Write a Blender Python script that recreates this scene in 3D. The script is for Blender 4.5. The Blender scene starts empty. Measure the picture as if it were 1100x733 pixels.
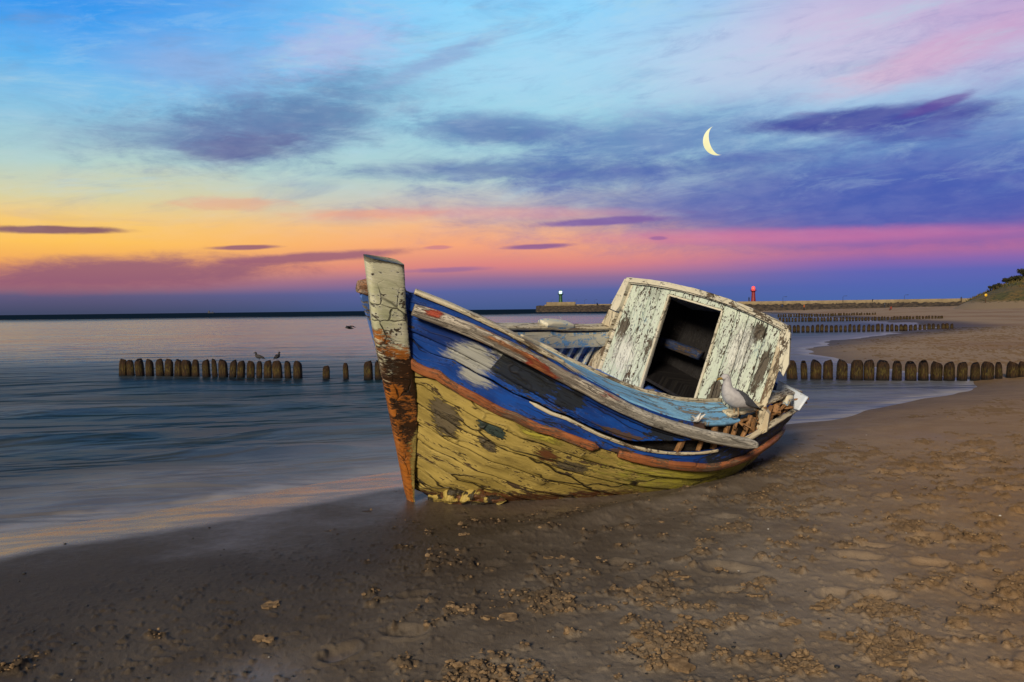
import bpy, bmesh, math, random
import numpy as np

random.seed(7)
RNG = np.random.default_rng(11)
R = math.radians
SC = bpy.context.scene
COL = SC.collection

# ------------------------------------------------------------------ camera
EYE = np.array([0.0, 0.0, 1.75])
FPX = 917.0                                     # focal length for a 1100 px wide frame
PITCH = math.atan((366.5 - 332.4) / FPX)
ROLL = R(0.65)
cam_d = bpy.data.cameras.new('camera')
cam_d.sensor_width = 36.0
cam_d.lens = 36.0 * FPX / 1100.0
cam_d.clip_start = 0.05
cam_d.clip_end = 20000
cam = bpy.data.objects.new('camera', cam_d)
COL.objects.link(cam)
_F = np.array([0, math.cos(PITCH), -math.sin(PITCH)])
_U0 = np.array([0, math.sin(PITCH), math.cos(PITCH)])
_R0 = np.array([1.0, 0, 0])
CR = _R0 * math.cos(ROLL) - _U0 * math.sin(ROLL)
CU = _U0 * math.cos(ROLL) + _R0 * math.sin(ROLL)
from mathutils import Matrix, Vector
cam.matrix_world = Matrix(((CR[0], CU[0], -_F[0], EYE[0]), (CR[1], CU[1], -_F[1], EYE[1]),
                           (CR[2], CU[2], -_F[2], EYE[2]), (0, 0, 0, 1)))
SC.camera = cam


def ray(px, py):
    return _F + CR * ((px - 550) / FPX) + CU * ((366.5 - py) / FPX)


# ------------------------------------------------------------------ node helper
class NT:
    def __init__(self, tree):
        self.t = tree
        self.n = tree.nodes
        self.l = tree.links

    def new(self, ty, **kw):
        nd = self.n.new(ty)
        for k, v in kw.items():
            setattr(nd, k, v)
        return nd

    def put(self, sock, v):
        if isinstance(v, bpy.types.NodeSocket):
            self.l.new(v, sock)
        elif isinstance(v, (tuple, list)) and sock.type == 'RGBA' and len(v) == 3:
            sock.default_value = (*v, 1)
        else:
            sock.default_value = v

    def math(self, op, a, b=None, c=None, clamp=False):
        nd = self.new('ShaderNodeMath', operation=op, use_clamp=clamp)
        self.put(nd.inputs[0], a)
        if b is not None:
            self.put(nd.inputs[1], b)
        if c is not None:
            self.put(nd.inputs[2], c)
        return nd.outputs[0]

    def add(self, a, b): return self.math('ADD', a, b)
    def sub(self, a, b): return self.math('SUBTRACT', a, b)
    def mul(self, a, b): return self.math('MULTIPLY', a, b)
    def mx(self, a, b): return self.math('MAXIMUM', a, b)

    def smooth(self, v, lo, hi, a=0.0, b=1.0):
        nd = self.new('ShaderNodeMapRange', interpolation_type='SMOOTHSTEP')
        for i, x in enumerate((v, lo, hi, a, b)):
            self.put(nd.inputs[i], x)
        return nd.outputs[0]

    def mix(self, f, a, b, mode='MIX'):
        nd = self.new('ShaderNodeMix', data_type='RGBA', blend_type=mode)
        self.put(nd.inputs[0], f)
        self.put(nd.inputs[6], a)
        self.put(nd.inputs[7], b)
        return nd.outputs[2]

    def vmul(self, v, s):
        nd = self.new('ShaderNodeVectorMath', operation='MULTIPLY')
        self.put(nd.inputs[0], v)
        self.put(nd.inputs[1], s)
        return nd.outputs[0]

    def vadd(self, v, s):
        nd = self.new('ShaderNodeVectorMath', operation='ADD')
        self.put(nd.inputs[0], v)
        self.put(nd.inputs[1], s)
        return nd.outputs[0]

    def noise(self, vec, scale=1.0, detail=4.0, rough=0.55, dist=0.0, col=False):
        nd = self.new('ShaderNodeTexNoise')
        self.put(nd.inputs['Vector'], vec)
        nd.inputs['Scale'].default_value = scale
        nd.inputs['Detail'].default_value = detail
        nd.inputs['Roughness'].default_value = rough
        nd.inputs['Distortion'].default_value = dist
        return nd.outputs[1 if col else 0]

    def voro(self, vec, scale=1.0, feature='DISTANCE_TO_EDGE', rnd=1.0):
        nd = self.new('ShaderNodeTexVoronoi', feature=feature)
        self.put(nd.inputs['Vector'], vec)
        nd.inputs['Scale'].default_value = scale
        nd.inputs['Randomness'].default_value = rnd
        return nd.outputs[0]

    def ramp(self, f, stops, interp='LINEAR'):
        nd = self.new('ShaderNodeValToRGB')
        cr = nd.color_ramp
        cr.interpolation = interp
        while len(cr.elements) < len(stops):
            cr.elements.new(0.5)
        for e, (p, c) in zip(cr.elements, stops):
            e.position = p
            e.color = (*c, 1) if len(c) == 3 else c
        self.put(nd.inputs[0], f)
        return nd.outputs[0]

    def attr(self, name):
        nd = self.new('ShaderNodeAttribute', attribute_name=name)
        return nd.outputs['Fac']


def srgb(r, g, b):
    f = lambda c: c / 12.92 if c <= 0.04045 else ((c + 0.055) / 1.055) ** 2.4
    return tuple(f(x / 255.0) for x in (r, g, b))


# ------------------------------------------------------------------ world: twilight sky
def make_world():
    w = bpy.data.worlds.new('World')
    SC.world = w
    w.use_nodes = True
    t = NT(w.node_tree)
    t.n.clear()
    tc = t.new('ShaderNodeTexCoord')
    sep = t.new('ShaderNodeSeparateXYZ')
    t.l.new(tc.outputs['Generated'], sep.inputs[0])
    x, y, z = sep.outputs
    az = t.mul(t.math('ARCTAN2', x, y), 180 / math.pi)          # degrees, 0 = out to sea, + = along the beach
    el = t.mul(t.math('ARCSINE', z), 180 / math.pi)
    comb = t.new('ShaderNodeCombineXYZ')
    t.l.new(az, comb.inputs[0])
    t.l.new(el, comb.inputs[1])
    P = comb.outputs[0]

    def azel(px, py):
        r = ray(px, py)
        r = r / np.linalg.norm(r)
        return math.degrees(math.atan2(r[0], r[1])), math.degrees(math.asin(r[2]))

    # slow warp so that no band is a ruler line
    warp = t.sub(t.noise(t.vmul(P, (0.05, 0.16, 1)), 1.0, 4, 0.55), 0.5)
    elw = t.add(el, t.mul(warp, t.smooth(el, 1.5, 10.0, 0.25, 4.0)))
    EMAX = 26.0
    f = t.math('DIVIDE', elw, EMAX, clamp=True)

    def band(px, rows):
        st = []
        for py, c in rows:
            e = max(0.0, azel(px, py)[1])
            st.append((min(1.0, e / EMAX), srgb(*c)))
        st.sort(key=lambda s: s[0])
        return t.ramp(f, st)
    left = band(90, [(336, (60, 68, 100)), (318, (88, 82, 122)), (303, (180, 112, 112)), (287, (238, 158, 88)), (258, (252, 192, 82)),
                     (235, (246, 198, 104)), (212, (214, 206, 160)), (180, (178, 206, 200)), (120, (136, 194, 224)),
                     (60, (90, 176, 238)), (5, (48, 150, 236)), (-60, (40, 128, 220))])
    mid = band(520, [(332, (62, 86, 140)), (313, (80, 92, 156)), (300, (140, 102, 146)), (286, (214, 124, 126)), (264, (244, 160, 116)),
                     (244, (242, 178, 132)), (225, (206, 188, 178)), (190, (174, 206, 206)), (130, (152, 206, 224)),
                     (70, (150, 210, 238)), (5, (136, 210, 250)), (-60, (96, 176, 236))])
    right = band(1000, [(327, (62, 98, 166)), (305, (72, 92, 172)), (290, (86, 90, 174)), (278, (132, 92, 168)), (268, (172, 98, 152)), (254, (160, 92, 158)),
                        (238, (100, 86, 168)), (205, (84, 108, 184)), (160, (122, 166, 206)), (100, (164, 196, 226)),
                        (50, (196, 194, 222)), (5, (192, 184, 216)), (-60, (140, 160, 214))])
    azw = t.add(az, t.mul(warp, 10))
    c = t.mix(t.smooth(azw, -27, -1), left, mid)
    c = t.mix(t.smooth(azw, 3, 24), c, right)

    # streaky cirrus, drawn out along the horizon and slightly inclined
    tilt = t.new('ShaderNodeMapping')
    tilt.inputs['Rotation'].default_value = (0, 0, R(-7))
    t.l.new(P, tilt.inputs[0])
    n1 = t.noise(t.vmul(tilt.outputs[0], (0.07, 0.42, 1)), 1.0, 9, 0.64, 1.1)
    n2 = t.noise(t.vmul(t.vadd(tilt.outputs[0], (13, 5, 2)), (0.10, 0.55, 1)), 1.0, 9, 0.66, 0.6)
    n3 = t.noise(t.vmul(t.vadd(P, (3, 41, 2)), (0.35, 1.1, 1)), 1.0, 7, 0.6, 0.3)
    high = t.smooth(el, 3.5, 8.5)
    wisp = t.mul(t.smooth(n1, 0.50, 0.74), high)
    wcol = t.mix(t.smooth(az, -20, 18), srgb(112, 138, 180), srgb(64, 92, 172))
    c = t.mix(t.mul(wisp, 0.42), c, wcol)
    lite = t.mul(t.smooth(n2, 0.52, 0.76), high)
    

    rag_big = t.noise(t.vmul(t.vadd(P, (7.3, 3.1, 1)), (0.22, 0.75, 1)), 1.0, 9, 0.70, 0.3)
    rag_small = t.noise(t.vmul(t.vadd(P, (17.3, 23.1, 5)), (0.45, 1.9, 1)), 1.0, 6, 0.62, 0.5)

    def cloud(px, py, rx, ry, colr, amt, rot=0.0, soft=0.55, rag=1.0, seed=0.0):
        nonlocal c
        a0, e0 = azel(px, py)
        da = t.sub(az, a0)
        de = t.sub(el, e0)
        de = t.sub(de, t.mul(da, math.tan(R(rot))))
        ra = math.degrees(rx / FPX)
        re = math.degrees(ry / FPX)
        nn = rag_big if ra > 4 else rag_small
        d = t.add(t.math('POWER', t.math('DIVIDE', da, ra), 2.0), t.math('POWER', t.math('DIVIDE', de, re), 2.0))
        d = t.add(t.math('SQRT', d), t.mul(t.sub(nn, 0.5), 2.6 * rag))
        m = t.smooth(d, 1.0 - soft, 1.0 + soft, 1.0, 0.0)
        c = t.mix(t.mul(m, amt), c, srgb(*colr))

    cloud(310, 128, 115, 34, (78, 104, 158), 0.78, 10, 0.8, 1.0, 1)
    cloud(225, 148, 110, 20, (96, 116, 166), 0.55, 3, 0.7, 0.8, 2)
    cloud(262, 158, 50, 14, (90, 86, 142), 0.55, 6, 0.6, 0.8, 3)
    cloud(535, 140, 75, 17, (58, 88, 160), 0.8, -4, 0.6, 0.7, 4)
    cloud(560, 182, 150, 11, (66, 88, 160), 0.7, 1, 0.6, 0.7, 5)
    cloud(900, 212, 300, 38, (56, 80, 168), 0.80, 0, 0.8, 0.7, 6)
    cloud(700, 152, 130, 26, (68, 104, 176), 0.72, 4, 0.8, 0.8, 7)
    cloud(1080, 168, 130, 55, (66, 80, 170), 0.45, 0, 0.8, 0.6, 8)
    cloud(690, 186, 180, 10, (70, 92, 168), 0.55, 3, 0.6, 0.8, 9)
    cloud(938, 128, 112, 11, (56, 60, 150), 0.92, -0.5, 0.4, 0.38, 10)
    cloud(1006, 113, 30, 5, (84, 62, 150), 0.8, 14, 0.4, 0.4, 11)
    cloud(975, 140, 60, 10, (62, 72, 160), 0.7, -2, 0.5, 0.6, 12)
    cloud(365, 48, 60, 22, (205, 172, 214), 0.42, 10, 0.8, 0.8, 13)
    cloud(215, 70, 70, 22, (150, 168, 214), 0.55, 0, 0.9, 0.7, 14)
    cloud(1000, 62, 85, 15, (236, 168, 188), 0.42, 14, 0.7, 0.7, 15)
    cloud(1075, 25, 70, 40, (186, 140, 196), 0.45, 10, 0.8, 0.7, 16)
    cloud(860, 30, 130, 32, (220, 190, 220), 0.35, 14, 0.9, 0.7, 17)
    cloud(480, 62, 60, 9, (130, 150, 200), 0.6, 22, 0.7, 0.7, 18)
    cloud(640, 70, 160, 40, (176, 214, 240), 0.4, 6, 0.9, 0.7, 19)
    c = t.mix(t.mul(t.mul(lite, t.smooth(el, 5.5, 8.5)), 0.50), c, srgb(168, 206, 224))
    n4 = t.noise(t.vmul(t.vadd(tilt.outputs[0], (31, 9, 4)), (0.20, 0.85, 1)), 1.0, 10, 0.70, 0.5)
    c = t.mix(t.mul(t.mul(t.smooth(n4, 0.50, 0.72), t.smooth(el, 4.5, 8.0)), 0.22), c, wcol)
    c = t.mix(t.mul(t.mul(t.smooth(n4, 0.50, 0.30), t.smooth(el, 4.5, 8.0)), 0.18), c, srgb(190, 218, 226))
    # salmon streaks over the glow
    cloud(245, 219, 48, 6, (228, 158, 130), 0.55, 0, 0.6, 0.8, 20)
    cloud(400, 231, 62, 5.5, (236, 150, 120), 0.55, 0, 0.6, 0.8, 21)
    cloud(560, 229, 110, 6, (222, 142, 150), 0.4, -1, 0.6, 0.7, 22)
    cloud(850, 253, 170, 7, (226, 112, 150), 0.5, -1, 0.7, 0.7, 23)
    # thin dark bars low over the sea
    cloud(52, 247, 62, 3.6, (128, 82, 96), 0.95, 1, 0.4, 0.35, 24)
    cloud(130, 294, 150, 15, (140, 84, 112), 0.9, 2.5, 0.55, 0.7, 25)
    cloud(330, 277, 95, 5, (150, 88, 112), 0.9, 3.5, 0.45, 0.5, 26)
    cloud(262, 266, 32, 2.4, (150, 92, 108), 0.95, 2, 0.4, 0.3, 27)
    cloud(578, 265, 34, 2.8, (140, 86, 140), 0.95, 2, 0.4, 0.3, 28)
    cloud(648, 238, 66, 4, (120, 86, 158), 0.9, 2, 0.4, 0.4, 29)
    cloud(707, 256, 9, 2, (150, 90, 150), 0.8, 0, 0.4, 0.3, 30)
    cloud(470, 266, 14, 2, (200, 120, 130), 0.8, 2, 0.4, 0.3, 31)
    cloud(480, 290, 40, 2.5, (128, 92, 150), 0.6, 2, 0.5, 0.4, 32)
    # fine mottling
    c = t.mix(t.mul(t.mul(t.smooth(n3, 0.35, 0.7), t.smooth(el, 3.0, 6.0)), 0.10), c, t.mix(0.5, c, srgb(235, 225, 240)))
    # below the horizon and overhead
    c = t.mix(t.smooth(t.math('ABSOLUTE', az), 48, 100), c, srgb(78, 88, 108))
    c = t.mix(t.smooth(el, 21, 42), c, srgb(70, 82, 102))
    c = t.mix(t.smooth(el, -0.3, -4), c, srgb(50, 60, 80))
    bg1 = t.new('ShaderNodeBackground')
    t.put(bg1.inputs[0], c)
    bg1.inputs[1].default_value = 1.0
    sky = t.new('ShaderNodeTexSky')
    sky.sky_type = 'NISHITA'
    sky.sun_disc = False
    sky.sun_elevation = R(SUN_EL)
    sky.sun_rotation = R(SUN_AZ)
    bg2 = t.new('ShaderNodeBackground')
    t.l.new(sky.outputs[0], bg2.inputs[0])
    bg2.inputs[1].default_value = 0.004
    ad = t.new('ShaderNodeAddShader')
    t.l.new(bg1.outputs[0], ad.inputs[0])
    t.l.new(bg2.outputs[0], ad.inputs[1])
    out = t.new('ShaderNodeOutputWorld')
    t.l.new(ad.outputs[0], out.inputs[0])
    w.cycles.sampling_method = 'MANUAL'
    w.cycles.sample_map_resolution = 512


SUN_EL, SUN_AZ = 22.0, 199.0          # low soft light from behind the viewer's left shoulder
make_world()
sun_d = bpy.data.lights.new('sun', 'SUN')
sun_d.energy = 3.9
sun_d.angle = R(11)
sun_d.color = (1.0, 0.86, 0.66)
sun = bpy.data.objects.new('sun', sun_d)
COL.objects.link(sun)
_sd = Vector((math.sin(R(SUN_AZ)) * math.cos(R(SUN_EL)), math.cos(R(SUN_AZ)) * math.cos(R(SUN_EL)), math.sin(R(SUN_EL))))
sun.rotation_euler = _sd.to_track_quat('Z', 'Y').to_euler()

SC.view_settings.view_transform = 'Standard'
SC.view_settings.look = 'None'
SC.view_settings.exposure = 0.0
SC.view_settings.gamma = 1.0
SC.view_settings.use_curve_mapping = False
SC.cycles.use_denoising = True
SC.cycles.max_bounces = 6
SC.cycles.caustics_reflective = False
SC.cycles.caustics_refractive = False

# ------------------------------------------------------------------ numpy noise
_perm = RNG.random((256, 256))


def vnoise(x, y, seed=0):
    x = np.asarray(x, float) + seed * 17.31
    y = np.asarray(y, float) + seed * 9.77
    xi = np.floor(x).astype(int)
    yi = np.floor(y).astype(int)
    fx = x - xi
    fy = y - yi
    fx = fx * fx * fx * (fx * (fx * 6 - 15) + 10)
    fy = fy * fy * fy * (fy * (fy * 6 - 15) + 10)
    a = _perm[xi & 255, yi & 255]
    b = _perm[(xi + 1) & 255, yi & 255]
    c = _perm[xi & 255, (yi + 1) & 255]
    d = _perm[(xi + 1) & 255, (yi + 1) & 255]
    return (a * (1 - fx) + b * fx) * (1 - fy) + (c * (1 - fx) + d * fx) * fy


def fbm(x, y, seed=0, oct=4, gain=0.5):
    s = 0
    a = 1.0
    tot = 0
    for o in range(oct):
        s = s + a * vnoise(x * 2 ** o, y * 2 ** o, seed + o * 3)
        tot += a
        a *= gain
    return s / tot


def sstep(v, lo, hi):
    u = np.clip((v - lo) / (hi - lo), 0, 1)
    return u * u * (3 - 2 * u)


# ------------------------------------------------------------------ object helpers
WORLD = {}


def tag(o, label=None, cat=None, group=None, kind=None):
    if label:
        o['label'] = label
    if cat:
        o['category'] = cat
    if group:
        o['group'] = group
    if kind:
        o['kind'] = kind
    return o


def empty(name, loc=(0, 0, 0), parent=None):
    o = bpy.data.objects.new(name, None)
    o.empty_display_size = 0.2
    COL.objects.link(o)
    base = WORLD[parent.name] if parent else np.zeros(3)
    o.parent = parent
    o.location = tuple(np.array(loc, float) - base)
    WORLD[o.name] = np.array(loc, float)
    return o


def mesh(name, V, F, mat, parent=None, uv=None, attrs=None, smooth=True, mats=None, fm=None, origin=None):
    """V in world coordinates; F list of index tuples or an (n,4) array."""
    V = np.asarray(V, float)
    base = WORLD[parent.name] if parent else (np.array(origin, float) if origin is not None else np.zeros(3))
    me = bpy.data.meshes.new(name)
    loc = V - base
    if isinstance(F, np.ndarray):
        n, k = F.shape
        me.vertices.add(len(V))
        me.vertices.foreach_set('co', loc.astype(np.float32).ravel())
        me.loops.add(n * k)
        me.loops.foreach_set('vertex_index', F.astype(np.int32).ravel())
        me.polygons.add(n)
        me.polygons.foreach_set('loop_start', np.arange(0, n * k, k, dtype=np.int32))
        me.polygons.foreach_set('loop_total', np.full(n, k, dtype=np.int32))
        me.update(calc_edges=True)
    else:
        me.from_pydata([tuple(v) for v in loc], [], [tuple(int(i) for i in f) for f in F])
        me.update()
    me.validate()
    if uv is not None:
        ul = me.uv_layers.new(name='UVMap')
        li = np.empty(len(me.loops), dtype=np.int32)
        me.loops.foreach_get('vertex_index', li)
        ul.data.foreach_set('uv', np.asarray(uv, np.float32)[li].ravel())
    for k, a in (attrs or {}).items():
        at = me.attributes.new(k, 'FLOAT', 'POINT')
        at.data.foreach_set('value', np.asarray(a, np.float32))
    for m in (mats or [mat]):
        me.materials.append(m)
    if fm is not None:
        me.polygons.foreach_set('material_index', np.asarray(fm, np.int32))
    me.polygons.foreach_set('use_smooth', np.full(len(me.polygons), smooth, dtype=bool))
    o = bpy.data.objects.new(name, me)
    COL.objects.link(o)
    if parent:
        o.parent = parent
        WORLD[o.name] = base.copy()
    else:
        o.location = tuple(base)
        WORLD[o.name] = base.copy()
    return o


def gridf(n, m, wrap=False):
    i = np.arange(n - 1)[:, None]
    j = np.arange(m if wrap else m - 1)[None, :]
    j2 = (j + 1) % m
    return np.stack([i * m + j, i * m + j2, (i + 1) * m + j2, (i + 1) * m + j], -1).reshape(-1, 4)


def rr(w, h, r, n=3):
    """rounded rectangle section"""
    r = min(r, w / 2 * 0.99, h / 2 * 0.99)
    pts = []
    for cx, cy, a0 in ((w / 2 - r, h / 2 - r, 0), (-w / 2 + r, h / 2 - r, 90), (-w / 2 + r, -h / 2 + r, 180), (w / 2 - r, -h / 2 + r, 270)):
        for k in range(n + 1):
            a = R(a0 + 90 * k / n)
            pts.append((cx + r * math.cos(a), cy + r * math.sin(a)))
    return np.array(pts)


def sweep(path, d1, d2, sec, amp=0.0, freq=8.0, seed=0, endtaper=None):
    """sweeps a section (in d1,d2) along a path; returns V, F(list), uv"""
    path = np.asarray(path, float)
    n = len(path)
    d1 = np.broadcast_to(np.asarray(d1, float), (n, 3))
    d2 = np.broadcast_to(np.asarray(d2, float), (n, 3))
    sec = np.asarray(sec, float)
    if sec.ndim == 2:
        sec = np.broadcast_to(sec, (n,) + sec.shape)
    m = sec.shape[1]
    s = np.concatenate([[0], np.cumsum(np.linalg.norm(np.diff(path, axis=0), axis=1))])
    per = np.concatenate([[0], np.cumsum(np.linalg.norm(np.diff(sec[0], axis=0), axis=1))])
    k = np.ones((n, m))
    if amp:
        k = k + amp * (fbm(s[:, None] * freq + 0 * per[None], per[None] * freq * 3 + 0 * s[:, None], seed, 3) - 0.5) * 2
    V = path[:, None, :] + d1[:, None, :] * (sec[..., 0] * k)[..., None] + d2[:, None, :] * (sec[..., 1] * k)[..., None]
    V = V.reshape(-1, 3)
    F = [tuple(f) for f in gridf(n, m, True)]
    F.append(tuple(range(m))[::-1])
    F.append(tuple(range((n - 1) * m, n * m)))
    uv = np.stack([np.repeat(s, m), np.tile(per, n)], -1)
    return V, F, uv


def cat(parts):
    V, F, U = [], [], []
    k = 0
    for v, f, u in parts:
        V.append(v)
        U.append(u)
        F += [tuple(int(i) + k for i in q) for q in f]
        k += len(v)
    return np.concatenate(V), F, np.concatenate(U)


def resample(P, n):
    P = np.asarray(P, float)
    s = np.concatenate([[0], np.cumsum(np.linalg.norm(np.diff(P, axis=0), axis=1))])
    q = np.linspace(0, s[-1], n)
    return np.stack([np.interp(q, s, P[:, i]) for i in range(P.shape[1])], -1)


# ------------------------------------------------------------------ materials
def new_mat(name):
    m = bpy.data.materials.new(name)
    m.use_nodes = True
    t = NT(m.node_tree)
    b = t.n['Principled BSDF']
    return m, t, b


def simple(name, col, rough=0.8, col2=None, scale=4.0, emit=None, estr=0.0, bump=0.0):
    m, t, b = new_mat(name)
    tc = t.new('ShaderNodeTexCoord')
    n = t.noise(tc.outputs['Object'], scale, 6, 0.6)
    t.put(b.inputs['Base Color'], t.mix(t.smooth(n, 0.35, 0.65), col, col2 or tuple(c * 0.6 for c in col)))
    b.inputs['Roughness'].default_value = rough
    if emit:
        t.put(b.inputs['Emission Color'], emit)
        b.inputs['Emission Strength'].default_value = estr
    if bump:
        bp = t.new('ShaderNodeBump')
        bp.inputs['Distance'].default_value = bump
        t.put(bp.inputs['Height'], n)
        t.l.new(bp.outputs[0], b.inputs['Normal'])
    return m


def paint(name, A, B, wood, wood2, th=0.5, stretch=(2.0, 9.0), grain=(3.0, 60.0), under=None, over=(), rough=0.55,
          crack=0.0, crack_scale=(3.0, 9.0), fine=0.25, dirt=0.35, bump=0.006, blotch=1.6):
    """old paint flaking off wood; over = [(attribute, colour, amount, softness)]"""
    m, t, b = new_mat(name)
    uvn = t.new('ShaderNodeTexCoord')
    uv = uvn.outputs['UV']
    base_n = t.noise(t.vmul(uv, (blotch, blotch * 2.2, 1)), 1.0, 5, 0.6)
    pc = t.mix(t.smooth(base_n, 0.36, 0.64), A, B)
    n_ch = t.noise(t.vmul(uv, (stretch[0], stretch[1], 1)), 2.2, 10, 0.68, 0.25)
    n_fi = t.noise(t.vmul(uv, (stretch[0] * 6, stretch[1] * 4, 1)), 2.5, 4, 0.6)
    n_lo = t.noise(t.vmul(uv, (1.1, 1.8, 1)), 1.3, 3, 0.5)
    chv = t.add(t.add(t.mul(n_ch, 0.62 - fine * 0.3), t.mul(n_fi, fine)), t.mul(n_lo, 0.38 - fine * 0.7 + 0.0))
    chip = t.smooth(chv, th - 0.012, th + 0.012)
    chip_soft = t.smooth(chv, th - 0.05, th + 0.03)
    gr = t.noise(t.vmul(uv, (grain[0], grain[1], 1)), 1.0, 7, 0.65, 0.4)
    wc = t.mix(t.smooth(gr, 0.36, 0.66), wood, wood2)
    if under:
        nu = t.noise(t.vmul(uv, (3.1, 8.3, 1)), 1.7, 6, 0.6)
        wc = t.mix(t.smooth(nu, 0.50, 0.56), wc, under)
    pc = t.mix(t.mul(t.smooth(gr, 0.5, 0.8), 0.30), pc, wood)
    # dull dirt washed into the paint
    dn = t.noise(t.vmul(uv, (4.0, 14.0, 1)), 1.0, 8, 0.7)
    pc = t.mix(t.mul(t.smooth(dn, 0.48, 0.75), dirt), pc, tuple(0.35 * c for c in wood))
    pc = t.mix(t.mul(t.sub(chip_soft, chip), 0.35), pc, tuple(0.5 * c for c in wood))
    rim = t.mul(t.smooth(chv, th - 0.045, th - 0.014), t.sub(1.0, chip))
    pc = t.mix(t.mul(rim, 0.35), pc, tuple(min(0.9, 1.5 * k + 0.04) for k in A))
    c = t.mix(chip, pc, wc)
    hgt = t.add(t.sub(1.0, chip), t.mul(gr, 0.35))
    for at, colr, amt, soft in over:
        a = t.attr(at)
        nn = t.noise(t.vmul(uv, (7.0, 26.0, 1)), 1.6, 8, 0.70, 0.3)
        msk = t.smooth(t.add(a, t.mul(t.sub(nn, 0.5), 1.7)), 0.5 - soft, 0.5 + soft)
        msk = t.mul(msk, t.smooth(a, 0.02, 0.2))
        c2 = t.mix(t.smooth(gr, 0.4, 0.7), colr, tuple(k * 0.55 for k in colr))
        c = t.mix(t.mul(msk, amt), c, c2)
        hgt = t.sub(hgt, t.mul(msk, 0.45))
    if crack:
        vv = t.vadd(t.vmul(uv, (crack_scale[0], crack_scale[1], 1)),
                    t.vmul(t.noise(uv, 3.0, 3, 0.6, col=True), (0.9, 0.9, 0)))
        ck = t.smooth(t.voro(vv, 1.0), 0.0, 0.045, 1.0, 0.0)
        ck = t.mul(ck, t.smooth(t.noise(t.vmul(uv, (1.3, 2.0, 1)), 1.4, 3, 0.5), 0.42, 0.6))
        c = t.mix(t.mul(ck, crack), c, tuple(0.12 * k for k in wood))
        hgt = t.sub(hgt, t.mul(ck, 0.9))
    t.put(b.inputs['Base Color'], c)
    t.put(b.inputs['Roughness'], t.mix(chip, (rough,) * 3, (0.85,) * 3))
    b.inputs['Specular IOR Level'].default_value = 0.35
    bp = t.new('ShaderNodeBump')
    bp.inputs['Strength'].default_value = 0.9
    bp.inputs['Distance'].default_value = bump
    t.put(bp.inputs['Height'], hgt)
    t.l.new(bp.outputs[0], b.inputs['Normal'])
    return m


W_GREY, W_GREY2 = (0.33, 0.29, 0.24), (0.12, 0.095, 0.075)
W_DARK, W_DARK2 = (0.085, 0.06, 0.042), (0.03, 0.022, 0.016)
W_BROWN, W_BROWN2 = (0.19, 0.10, 0.045), (0.06, 0.032, 0.016)
BLUE, BLUE2 = (0.005, 0.068, 0.36), (0.003, 0.026, 0.16)
SKYB, SKYB2 = (0.13, 0.36, 0.66), (0.24, 0.50, 0.72)
CREAM, CREAM2 = (0.44, 0.325, 0.085), (0.24, 0.175, 0.042)
MINT, MINT2 = (0.62, 0.70, 0.58), (0.53, 0.62, 0.52)

M = {}
M['topside'] = paint('topside blue paint', BLUE, BLUE2, W_DARK, W_DARK2, th=0.56, stretch=(1.6, 9), over=[
    ('white_patch', (0.46, 0.46, 0.39), 0.88, 0.26), ('tar_patch', (0.020, 0.024, 0.026), 0.95, 0.05),
    ('bare', (0.10, 0.06, 0.035), 0.95, 0.06), ('seam', (0.012, 0.014, 0.022), 0.9, 0.15)], crack=0.8, crack_scale=(1.0, 9), dirt=0.65)
M['bottom'] = paint('bottom cream paint', CREAM, CREAM2, (0.10, 0.062, 0.030), (0.035, 0.022, 0.012), th=0.557, stretch=(1.8, 8), over=[
    ('bare', (0.105, 0.083, 0.055), 0.9, 0.06), ('tar_patch', (0.012, 0.040, 0.045), 0.95, 0.05),
    ('rust', (0.10, 0.030, 0.010), 0.95, 0.10), ('pale', (0.46, 0.41, 0.05), 0.8, 0.2), ('seam', (0.020, 0.015, 0.010), 0.95, 0.15)],
    crack=1.0, crack_scale=(1.5, 5.5), dirt=0.7, bump=0.020)
M['stem'] = paint('stem post paint', (0.80, 0.77, 0.56), (0.50, 0.52, 0.32), (0.12, 0.09, 0.06), (0.04, 0.03, 0.02), th=0.552, stretch=(2.2, 5), over=[
    ('tip', (0.20, 0.17, 0.13), 0.8, 0.10), ('rust', (0.50, 0.150, 0.012), 0.97, 0.16), ('black', (0.030, 0.017, 0.010), 0.95, 0.07),
    ('cream', (0.44, 0.34, 0.10), 0.95, 0.10)], crack=0.9, crack_scale=(5, 7), dirt=0.45, bump=0.010)
M['rail'] = paint('weathered rail wood', (0.56, 0.50, 0.41), (0.38, 0.33, 0.26), W_GREY, W_GREY2, th=0.50, stretch=(1.2, 14), grain=(2.0, 80), over=[
    ('red', (0.42, 0.055, 0.022), 0.95, 0.08), ('orange', (0.50, 0.20, 0.07), 0.8, 0.10), ('pale', (0.60, 0.57, 0.50), 0.7, 0.2)],
    crack=0.8, crack_scale=(1.3, 22), dirt=0.6, bump=0.012)
M['bowblue'] = paint('lightened bow blue', (0.11, 0.24, 0.66), (0.06, 0.15, 0.50), W_GREY, W_DARK, th=0.55, stretch=(2, 6), dirt=0.4)  # topside blue made lighter to offset the shade on the starboard bow
M['wale'] = paint('orange wale', (0.40, 0.135, 0.045), (0.20, 0.062, 0.024), (0.24, 0.15, 0.09), (0.07, 0.04, 0.025), th=0.515, stretch=(1.6, 12), crack=0.6, crack_scale=(1.5, 14), dirt=0.4)
M['trim'] = paint('pale trim', (0.62, 0.55, 0.40), (0.48, 0.40, 0.27), (0.26, 0.19, 0.12), (0.09, 0.06, 0.04), th=0.53, stretch=(1.6, 12), crack=0.6, crack_scale=(2, 14), dirt=0.5)
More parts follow.
